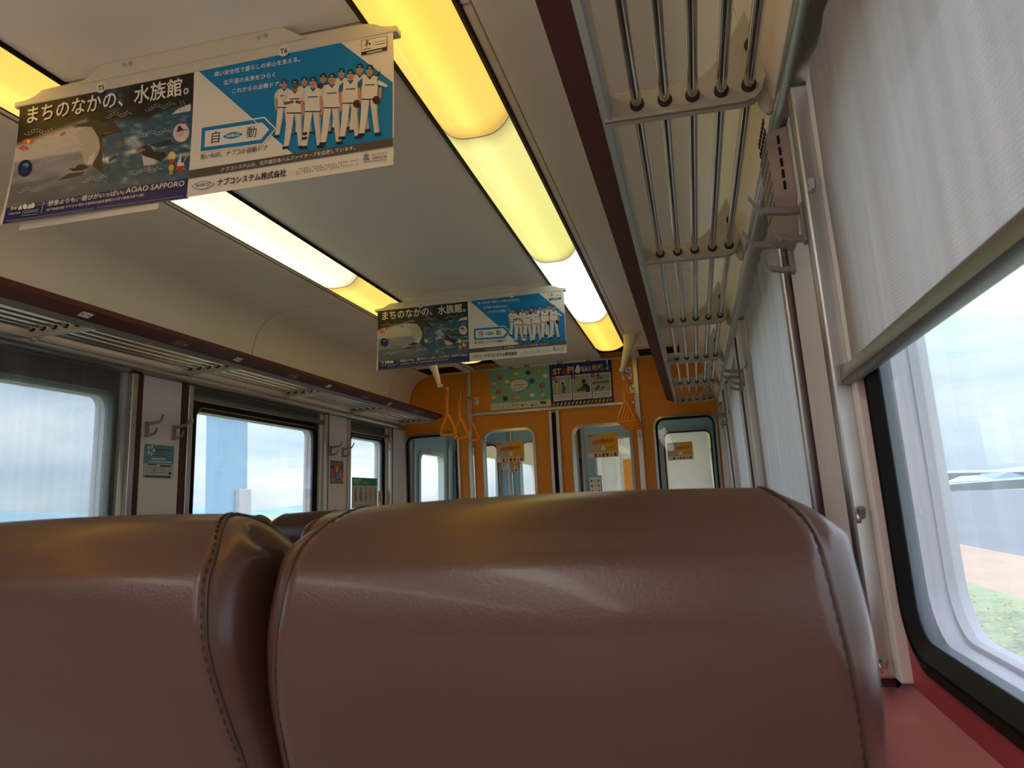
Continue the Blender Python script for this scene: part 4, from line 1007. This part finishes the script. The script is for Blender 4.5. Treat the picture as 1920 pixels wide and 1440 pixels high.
# no-smoking sign
o = thing('no_smoking_sign', 'small white no smoking sign by the right door post', 'sign', (-.475, YE-.002, .94))
MB().box(-.522, -.440, YE-.0035, YE-.001, .942, 1.042).build('plate', M['white'], o)
p = Print((-.522, YE-.0037, 1.042), (1, 0, 0), (0, 0, -1), n=(0, -1, 0))
p.ell((.041, .045), .033, .036, (176, 54, 50), 24, raw=True); p.ell((.041, .045), .027, .030, (232, 230, 224), 24, raw=True)
p.rect(.018, .046, .058, .052, (60, 56, 54), True); p.line([(.05, .04), (.056, .034), (.052, .028)], .002, (60, 56, 54), True); p.line([(.02, .022), (.062, .068)], .006, (176, 54, 50), True)
p.build('symbol', M['printm'], o)

# ------------------------------------------------------------------ strap rails, arms and straps
def strap_set(s, bx, nm):
    zb = .868
    ax = CX+s*.74
    r = thing('strap_rail', 'grab rail with ivory ceiling arm and orange straps at the %s of the doors' % nm, 'rail', (bx, 5.6, .85))
    mb = MB(); mb.tube([(bx, 5.16, zb), (bx, YE-.002, zb)], .0085, 10); mb.build('bar', M['chrome'], r, smooth=60)
    mb = MB(); mb.box(bx-.022, bx+.022, YE-.008, YE-.001, zb-.04, zb+.035); mb.build('wall_flange', M['alu'], r, bevel=.003)
    arm = MB(); secs = [(0, .055, .026, 1.124, ax), (.12, .052, .024, 1.10, ax-s*.004), (.35, .036, .02, 1.035, ax-s*.022), (.7, .022, .016, .94, ax-s*.058), (.92, .016, .013, .885, bx+s*.012), (1, .013, .012, .862, bx)]
    rows = []
    for t, hw, ht, z, x in secs:
        rows.append([(x+hw*math.cos(a)*1.0, 5.17+ht*math.sin(a)+.02*(1-t), z) for a in [2*PI*i/16 for i in range(16)]])
    arm.sheet(rows, closed=True); arm.add(rows[-1], [tuple(range(16))]); arm.build('ceiling_arm', M['ivorybar'], r, smooth=60)
    mb = MB(); mb.box(ax-.062, ax+.062, 5.16, 5.225, 1.118, 1.127); mb.build('arm_base', M['ivorybar'], r, bevel=.003)
    mb = MB(); mb.tube([(bx, 5.145, zb), (bx, 5.185, zb)], .015, 12); mb.build('arm_end', M['ivorybar'], r, smooth=50)
    return zb
def strap(bx, y, zb, label, sw, grp):
    o = thing('hand_strap', label, 'strap', (bx, y, zb-.35), grp)
    for q in (-1, 1):
        pts = [(bx+q*.006, y, zb+.012), (bx+q*.011, y, zb), (bx+q*.009, y, zb-.05), (bx+q*.003, y+.002*q, zb-.12), (bx+q*.005, y, zb-.17), (bx+sw*.3, y, zb-.222)]
        pts = catmull(pts, 4); rows = []
        for p_ in pts: rows.append([(p_.x-.0015, p_.y-.011, p_.z), (p_.x+.0015, p_.y-.011, p_.z), (p_.x+.0015, p_.y+.011, p_.z), (p_.x-.0015, p_.y+.011, p_.z)])
        MB().sheet(rows, closed=True).build('webbing', M['strap'], o)
    sl = MB(); sl.tube([(bx+sw*.15, y, zb-.135), (bx+sw*.2, y, zb-.21)], .011, 8); sl.build('sleeve', M['strap'], o, smooth=50)
    zt, zb2 = zb-.218, zb-.345; c = bx+sw
    tri = [(c-.012, zt), (c+.012, zt), (c+.054, zb2+.022), (c+.046, zb2), (c-.046, zb2), (c-.054, zb2+.022)]
    path = catmull([(x, y, z) for x, z in tri], 5, True)
    h = MB(); h.tube(path, .0105, 8, closed=True); h.build('handle', M['strap'], o, smooth=60)
zb = strap_set(-1, -1.752, 'left')
for y, w_ in ((5.31, 'nearest of the three left straps, orange triangular handle'), (5.62, 'middle one of the three left orange straps'), (5.93, 'farthest of the three left straps, next to the door post')):
    strap(-1.752, y, zb, w_, .004, 'orange straps on the left rail')
zb = strap_set(1, -.441, 'right')
for y, w_ in ((5.29, 'nearest orange strap on the right rail'), (5.46, 'second orange strap on the right rail'), (5.64, 'third orange strap on the right rail'), (5.84, 'farthest orange strap on the right rail')):
    strap(-.441, y, zb, w_, .002, 'orange straps on the right rail')

# ------------------------------------------------------------------ hooks, vent box, stickers on the pillars
def hook(s, y, z, label, long_=.078):
    o = thing('coat_hook', label, 'hook', W(s, y, z, 0), 'grey coat hooks on the pillars')
    P = lambda d, dz, dy: W(s, y+dy, z+dz, d)
    def bar(path, wd, th, nm):
        rows = []
        for (d, dz) in path: rows.append([P(d, dz, -wd), P(d, dz, wd), P(d-.0, dz+th, wd), P(d, dz+th, -wd)])
        mb = MB(); mb.sheet(rows, closed=True); mb.add(rows[0], [(0, 1, 2, 3)]); mb.add(rows[-1], [(3, 2, 1, 0)]); mb.build(nm, M['grey'], o, bevel=.002)
    b = MB(); b.wbox(s, y-.012, y+.012, z-.008, z+.062, -.008, .001); b.build('back_plate', M['grey'], o, bevel=.002)
    bar([(-.004, .046), (-.03, .047), (-long_+.008, .052)], .008, .012, 'upper_arm')
    bar([(-long_+.010, .050), (-long_, .064), (-long_-.010, .084)], .008, .006, 'upper_tip')
    bar([(-.004, -.004), (-.025, -.004), (-.045, .002)], .008, .010, 'lower_arm')
    bar([(-.043, .0), (-.052, .012), (-.056, .026)], .008, .005, 'lower_tip')
for y, z, lb in ((1.335, .425, 'grey coat hook on the nearest right pillar, on the viewer side of the vent box'), (1.52, .425, 'grey coat hook on the nearest right pillar, far side beyond the vent box'), (3.11, .425, 'nearer grey hook on the second right pillar'), (3.27, .425, 'farther grey hook on the second right pillar'), (4.78, .425, 'nearer grey hook on the last right pillar'), (4.94, .425, 'farther grey hook on the last right pillar')): hook(1, y, z, lb)
for y, lb in ((2.950, 'grey coat hook left above the pale blue notice on the left pillar'), (3.136, 'grey coat hook right above the pale blue notice on the left pillar'), (4.745, 'left of the two hooks above the small photo poster'), (4.93, 'right of the two hooks above the small photo poster')): hook(-1, y, .385, lb)

M['slot'] = mat('slot_shadow', (46, 38, 36), .8)
o = thing('vent_box', 'beige slotted vent box high on the nearest right pillar', 'vent box', W(1, 1.45, .45, 0))
y0, y1, z0, z1 = 1.375, 1.555, .455, .655; dp = -.036
bx = MB(); c = .03
prof = [(y0, z0+.07), (y0, z1), (y1, z1), (y1, z0+.03), (y1-.05, z0), (y0+.05, z0)]
inn = [(y0+.02, z0+.075), (y0+.02, z1), (y1-.02, z1), (y1-.02, z0+.04), (y1-.06, z0+.018), (y0+.06, z0+.018)]
bx.prism([W(1, y, z, 0) for y, z in prof], [W(1, y, z, dp) for y, z in inn]); bx.build('cover', M['grille'], o, bevel=.003)
sl = MB()
for j in range(9):
    for i in range(7):
        y = y0+.032+i*.017; z = z0+.06+j*.0205
        sl.wbox(1, y, y+.0065, z, z+.011, dp-.0003, dp+.002)
q = sl.build('front_slots', M['slot'], o); q['kind'] = 'stuff'
sl = MB()
for j in range(5):
    z = z0+.082+j*.022
    a = [W(1, y0+.0085, z, dp*.42), W(1, y0+.0105, z, dp*.54), W(1, y0+.0105, z+.016, dp*.54), W(1, y0+.0085, z+.016, dp*.42)]
    b_ = [(x-.0006, y-.0012, z) for x, y, z in a]
    sl.prism(a, b_)
q = sl.build('side_slots', M['void'], o); q['kind'] = 'stuff'

def sticker(s, y0, y1, z0, z1, name, label, cat, fn, d=-.0015, m='printm'):
    mb = MB(); mb.wbox(s, y0, y1, z0, z1, d, d+.0012); o = mb.build(name, M['paper']); tag(o, label, cat)
    U = Vector(W(s, y1, z1))-Vector(W(s, y0, z1)); V = Vector(W(s, y0, z0))-Vector(W(s, y0, z1))
    p = Print(W(s, y0, z1, d), U if s < 0 else -U, V, n=(-s, 0, 0)); p.w, p.h = (y1-y0), (z1-z0)
    fn(p); p.build('artwork', M[m], o); return o
def st_blue(p):
    W_, H_ = p.w, p.h
    p.rect(0, 0, W_, H_*.56, (104, 150, 184), True); p.rect(0, H_*.56, W_, H_, (196, 198, 204), True)
    for a in range(5): p.ell((.045+.018*math.cos(a*1.257), .028+.018*math.sin(a*1.257)), .007, .009, (226, 232, 236), 8, raw=True)
    p.line([(.075, .022), (.175, .022)], .006, (60, 96, 126), True); p.line([(.075, .036), (.12, .036)], .004, (60, 96, 126), True); p.line([(.05, .05), (.15, .05)], .004, (70, 104, 130), True)
    p.line([(.05, .066), (.14, .064)], .007, (222, 230, 236), True); p.line([(.03, .079), (.19, .077)], .005, (222, 230, 236), True)
    p.line([(.03, .092), (.085, .092)], .006, (50, 70, 90), True); p.line([(.11, .096), (.185, .096)], .008, (70, 80, 100), True)
    for k in range(3): p.line([(.02, .106+.011*k), (.15, .106+.011*k)], .003, (150, 156, 170), True)
    p.rect(.065, .112, .078, .124, (196, 120, 130), True); p.line([(.01, .146), (.185, .146)], .008, (70, 72, 80), True); p.ell((.180, .128), .008, .008, (60, 64, 74), raw=True)
sticker(-1, 2.942, 3.145, .191, .346, 'notice', 'pale blue and white notice on the left pillar under two hooks', 'notice', st_blue)
def st_photo(p):
    W_, H_ = p.w, p.h
    p.rect(0, 0, W_, H_, (92, 80, 108), True); p.rect(.008, .01, W_-.008, .03, (96, 128, 180), True); p.line([(.05, .012), (.10, .012)], .004, (210, 120, 110), True)
    p.rect(.01, .03, W_-.008, .115, (120, 84, 90), True)
    p.ell((.10, .055), .028, .030, (214, 136, 70), raw=True); p.ell((.145, .05), .02, .024, (184, 90, 60), raw=True); p.ell((.035, .085), .028, .034, (190, 96, 100), raw=True); p.ell((.11, .10), .034, .022, (110, 140, 196), raw=True); p.ell((.16, .09), .022, .03, (206, 130, 150), raw=True); p.ell((.10, .06), .014, .016, (236, 196, 150), raw=True); p.rect(.01, .034, .045, .052, (50, 48, 56), True)
    p.rect(.01, .117, W_-.01, .147, (150, 146, 160), True); p.line([(.08, .130), (.17, .126)], .01, (80, 74, 96), True); p.rect(.168, .117, .188, .136, (222, 220, 224), True)
sticker(-1, 4.745, 4.942, .193, .349, 'notice', 'small dark photo poster on the left pillar before the narrow window', 'notice', st_photo)
def st_green(p):
    W_, H_ = p.w, p.h
    p.rect(0, 0, W_, H_, (206, 208, 196), True); p.rect(0, 0, W_, .058, (62, 146, 100), True)
    p.text('優先席', (.02, .044), (.15, .044), (206, 226, 206), .03, raw=True); p.line([(.17, .036), (.30, .036)], .008, (150, 196, 166), True)
    for i, c in enumerate(((136, 140, 120), (96, 134, 176), (186, 150, 116), (200, 140, 150), (130, 176, 150))):
        x = .06+i*.09; p.ell((x, .085), .014, .014, c, raw=True); p.poly([(x-.02, .10), (x+.02, .10), (x+.026, .155), (x+.012, .18), (x-.014, .18), (x-.026, .150)], c, True); p.line([(x-.03, .20), (x+.03, .20)], .006, (140, 140, 132), True)
sticker(-1, 5.161, 5.618, .020, .245, 'priority_seat_notice', 'green topped priority seat notice on the narrow left window', 'notice', st_green, d=.034)
def st_red(p):
    p.rect(0, 0, p.w, p.h, (232, 228, 226), True); p.rect(p.w*.25, p.h*.12, p.w*.75, p.h*.75, (206, 50, 66), True)
    for k in range(3): p.ell((p.w*.5, p.h*(.24+.2*k)), p.w*.14, p.h*.06, (236, 220, 216), raw=True)
sticker(-1, 5.625, 5.705, .035, .150, 'notice', 'small white and red sticker at the corner of the narrow left window', 'sticker', st_red, d=.030)

# papers on the door panes
def snack(x0, x1, z1, z0, y, label):
    o = MB().box(x0, x1, y-.0015, y, z0, z1).build('door_flyer', M['paper']); tag(o, label, 'flyer', 'orange food flyers on the door panes')
    p = Print((x0, y-.0017, z1), (1, 0, 0), (0, 0, -1), n=(0, -1, 0)); w_, h_ = x1-x0, z1-z0
    p.rect(0, 0, w_*.5, h_*.78, (196, 176, 150), True); p.rect(w_*.45, 0, w_, h_*.78, (232, 172, 40), True)
    p.rect(.005, .008, .04, .022, (216, 76, 50), True)
    p.poly([(w_*.12, h_*.32), (w_*.3, h_*.24), (w_*.62, h_*.28), (w_*.6, h_*.42), (w_*.3, h_*.44), (w_*.14, h_*.42)], (206, 122, 40), True)
    for k in range(5): p.ell((w_*(.5+.08*k), h_*(.3+.05*(k % 2))), .016, .014, (190, 96+8*k, 40), 10, raw=True)
    p.poly([(w_*.42, h_*.7), (w_*.5, h_*.48), (w_*.56, h_*.56), (w_*.58, h_*.72)], (232, 228, 214), True); p.line([(w_*.6, h_*.62), (w_*.9, h_*.58)], .006, (214, 110, 40), True)
    p.rect(0, h_*.78, w_, h_, (226, 216, 200), True)
    for k in range(6): p.rect(w_*(.2+.13*k), h_*.82, w_*(.2+.13*k)+.02, h_*.97, ((176, 44, 50), (206, 140, 80), (150, 40, 50))[k % 3], True)
    p.build('artwork', M['printm'], o)
snack(-1.600, -1.364, .510, .340, YE+.020, 'orange food flyer on the left door pane')
snack(-.834, -.590, .525, .330, YE+.020, 'orange food flyer on the right door pane')
snack(-.252, -.012, .505, .335, Y2+.020, 'orange food flyer on the far vestibule window at right')
snack(-1.95, -1.73, .48, .31, Y2-.004, 'orange food flyer on the far vestibule wall at left')
o = MB().box(-1.03, -.90, Y2-.006, Y2-.004, .02, .23).build('notice', M['paper']); tag(o, 'small white leaflet with coloured spots seen through the right door pane', 'notice')
p = Print((-1.03, Y2-.0065, .23), (1, 0, 0), (0, 0, -1), n=(0, -1, 0)); p.rect(0, 0, .13, .21, (96, 170, 196), True); p.rect(.01, .012, .12, .195, (232, 226, 214), True)
for i in range(9): p.ell((.03+.034*(i % 3), .05+.05*(i//3)), .012, .014, ((206, 70, 60), (232, 180, 60), (96, 150, 190))[i % 3], 10, raw=True)
p.build('artwork', M['printm'], o)
# a hanging poster and straps in the saloon beyond
aquarium = [ob for ob in bpy.data.objects if ob.parent is None and ob.name.startswith('hanging_poster')]
for ob, lb in zip(aquarium[:2], ('aquarium poster hanging in the saloon beyond the vestibule', 'baseball poster hanging in the saloon beyond the vestibule')):
    copy_thing(ob, (.25, 8.2, 0), lb)
for ob, w_ in zip([q for q in bpy.data.objects if q.parent is None and q.name.startswith('hand_strap')][:3], ('nearest', 'middle', 'farthest')):
    c = copy_thing(ob, (.62, 2.9, .02), '%s orange strap in the saloon beyond, seen through the left door pane' % w_); c['group'] = 'orange straps in the saloon beyond'
o = thing('strap_rail', 'ceiling strap rail in the saloon beyond, seen through the left door pane', 'rail', (-1.132, 8.4, .88))
MB().tube([(-1.132, 8.0, .888), (-1.132, 9.0, .888)], .009, 10).build('bar', M['chrome'], o, smooth=60)
for y in (8.05, 8.95): MB().tube([(-1.132, y, .888), (-1.16, y, 1.14)], .012, 8).build('ceiling_arm', M['ivorybar'], o, smooth=60)
for x, lb in ((-1.42, 'white grab pole beyond the left door pane'), (-.62, 'white grab pole beyond the right door pane')):
    o = MB().tube([(x, 8.3, FLOOR), (x, 8.3, 1.14)], .018, 10).build('grab_pole', M['white'], smooth=50); tag(o, lb, 'pole')

# ------------------------------------------------------------------ outside, right: verge, fields, sheds; left: hills
GZ = -2.35
def hill(x0, y0, x1, y1, prof, base, name, label, m):
    mb = MB(); k = len(prof); dx, dy = x1-x0, y1-y0; L = math.hypot(dx, dy); nx, ny = -dy/L, dx/L; rows = []
    for off, hf in ((-.09, 0), (-.04, .55), (0, 1), (.05, .6), (.1, 0)):
        rows.append([(x0+dx*i/(k-1)+nx*off*L, y0+dy*i/(k-1)+ny*off*L, base+hf*h) for i, h in enumerate(prof)])
    mb.sheet(rows); o = mb.build(name, m, smooth=80); tag(o, label, 'hills', kind='structure')
M['hill'] = mat('hazed_forest_hill', (118, 150, 168), .9, var=.15, scale=.004)  # forest colour shifted partway to blue to suggest haze
rng = random.Random(5)
def ridge(n, pk, seed):
    return [max(4, pk*(.55+.6*nz3(i*.16, seed)+.25*nz3(i*.5, seed+9))) for i in range(n)]
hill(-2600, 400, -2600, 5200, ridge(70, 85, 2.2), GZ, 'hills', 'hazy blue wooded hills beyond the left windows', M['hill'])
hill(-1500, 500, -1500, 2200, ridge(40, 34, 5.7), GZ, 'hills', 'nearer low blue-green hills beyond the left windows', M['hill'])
M['field_far'] = mat('pale_field', (150, 160, 120), .95, var=.1, scale=.05)
M['soil'] = mat('dark_tilled_soil', (104, 98, 108), .95, var=.12, scale=.4, stretch=(1, .1, 1))
M['dry'] = mat('dry_orange_grass', (196, 150, 116), .95, var=.15, scale=1.2, stretch=(1, .3, 1))
M['verge'] = mat('green_verge', (150, 156, 92), .95, var=.35, scale=1.1)
g = MB(); g.add([(-4000, -3000, GZ-.05), (4000, -3000, GZ-.05), (4000, 7000, GZ-.05), (-4000, 7000, GZ-.05)], [(0, 1, 2, 3)]); tag(g.build('ground', M['field_far'], recalc=False), 'pale flat farmland outside the windows', 'ground', kind='structure')
def strip(x0, x1, z0, z1, m, name, label, y0=-40, y1=400):
    r = []
    for j in range(60):
        y = y0+(y1-y0)*(j/59)**2; r.append([(x0+(x1-x0)*i/6, y, z0+(z1-z0)*i/6+.04*nz3(i*2, y*.5)) for i in range(7)])
    mb = MB(); mb.sheet(r); tag(mb.build(name, m, smooth=80), label, 'field', kind='structure')
strip(9.2, 70, GZ+.02, GZ+.03, M['soil'], 'ploughed_field', 'dark ploughed field outside the right window')
strip(5.8, 9.3, GZ+.05, GZ+.06, M['dry'], 'dry_grass_strip', 'orange dry grass strip between the field and the verge')
strip(.8, 5.9, GZ+.03, GZ+.05, M['verge'], 'green_verge', 'green railway verge below the right window')
vg = MB(); rr = random.Random(11)
for i in range(7000):                              # leafy clumps of many small leaves
    if i % 14 == 0: cx_, cy_, ch_ = rr.uniform(1.7, 5.4), rr.uniform(2.5, 16), rr.uniform(.12, .5)*(1 if rr.random() < .85 else 1.5)
    a = rr.uniform(0, 2*PI); q = rr.uniform(.02, .32); z = GZ+ch_*rr.random()**.6*(1-q); x, y = cx_+q*math.cos(a), cy_+q*math.sin(a)
    e = rr.uniform(.03, .075); b = rr.uniform(0, 2*PI); t = rr.uniform(-.6, .9)
    vg.add([(x, y, z), (x+e*math.cos(b)-e*.5*math.sin(b), y+e*math.sin(b)+e*.5*math.cos(b), z+e*t*.5), (x+2*e*math.cos(b), y+2*e*math.sin(b), z+e*t), (x+e*math.cos(b)+e*.5*math.sin(b), y+e*math.sin(b)-e*.5*math.cos(b), z+e*t*.5)], [(0, 1, 2, 3)])
tag(vg.build('verge_bushes', M['hedge'], recalc=False), 'yellow-green weeds and bushes along the track outside the right window', 'bushes', kind='stuff')
M['reflection_slab'] = mat('reflection_blue_grey', (128, 158, 190), .8, var=.05, scale=2)
o = thing('window_reflection', 'added slab imitating a pale blue-grey reflection in the unshaded left window', 'reflection_slab', (-12.2, 18.35, GZ))  # slab added outside to imitate a bluish reflection band in the pane
MB().box(-12.6, -12.2, 17.66, 19.02, GZ, 7.5).build('reflection_band', M['reflection_slab'], o, bevel=.04)
MB().box(-12.2, -12.05, 18.40, 18.98, GZ, .74).build('reflection_patch', M['reveal'], o, bevel=.02)  # pale box imitating the lighter rectangle within that reflection
M['shedw'] = mat('shed_wall', (236, 236, 236), .8); M['shedr'] = mat('shed_roof_blue', (126, 156, 196), .6)
for i, (x, y, lx, ly, h, lb) in enumerate(((88, 283, 9, 16, 4.2, 'white farm shed with pale roof, left end of the far buildings'), (112, 330, 10, 26, 5.2, 'long blue-roofed farm shed in the middle distance'), (122, 300, 9, 26, 4.6, 'low blue-roofed building far outside the right window'))):
    o = thing('farm_shed', lb, 'building', (x, y, GZ))
    MB().box(x-lx/2, x+lx/2, y-ly/2, y+ly/2, GZ, GZ+h*.6).build('shed_wall', M['shedw'], o)
    rf = MB(); pr = [(-.56, .58), (0, 1.0), (.56, .58)]
    rf.prism([(x+lx*a, y-ly*.53, GZ+h*b) for a, b in pr], [(x+lx*a, y+ly*.53, GZ+h*b) for a, b in pr]); rf.build('shed_roof', M['shedr'] if i else M['shedw'], o)
M['trees'] = mat('hazed_far_treeline', (176, 196, 212), .95, var=.2, scale=.05)  # aerial haze is mixed into the tree colour
hill(140, 200, 520, 1500, [3.6+1.6*nz3(i*.9, 3)+.9*nz3(i*3.1, 8) for i in range(90)], GZ, 'tree_line', 'far line of trees coloured with haze along the horizon at right', M['trees'])
M['hillr'] = mat('hazed_distant_hill', (190, 208, 222), .95, var=.1, scale=.004)  # haze is put into this pale hill colour
hill(40, 420, 1500, 2600, ridge(60, 20, 8.8), GZ, 'hills', 'distant hills coloured with haze above the tree line at right', M['hillr'])

# lift everything so that the floor is at zero
for ob in list(bpy.data.objects):
    if ob.parent is None: ob.location = (ob.location[0], ob.location[1], ob.location[2]-FLOOR)
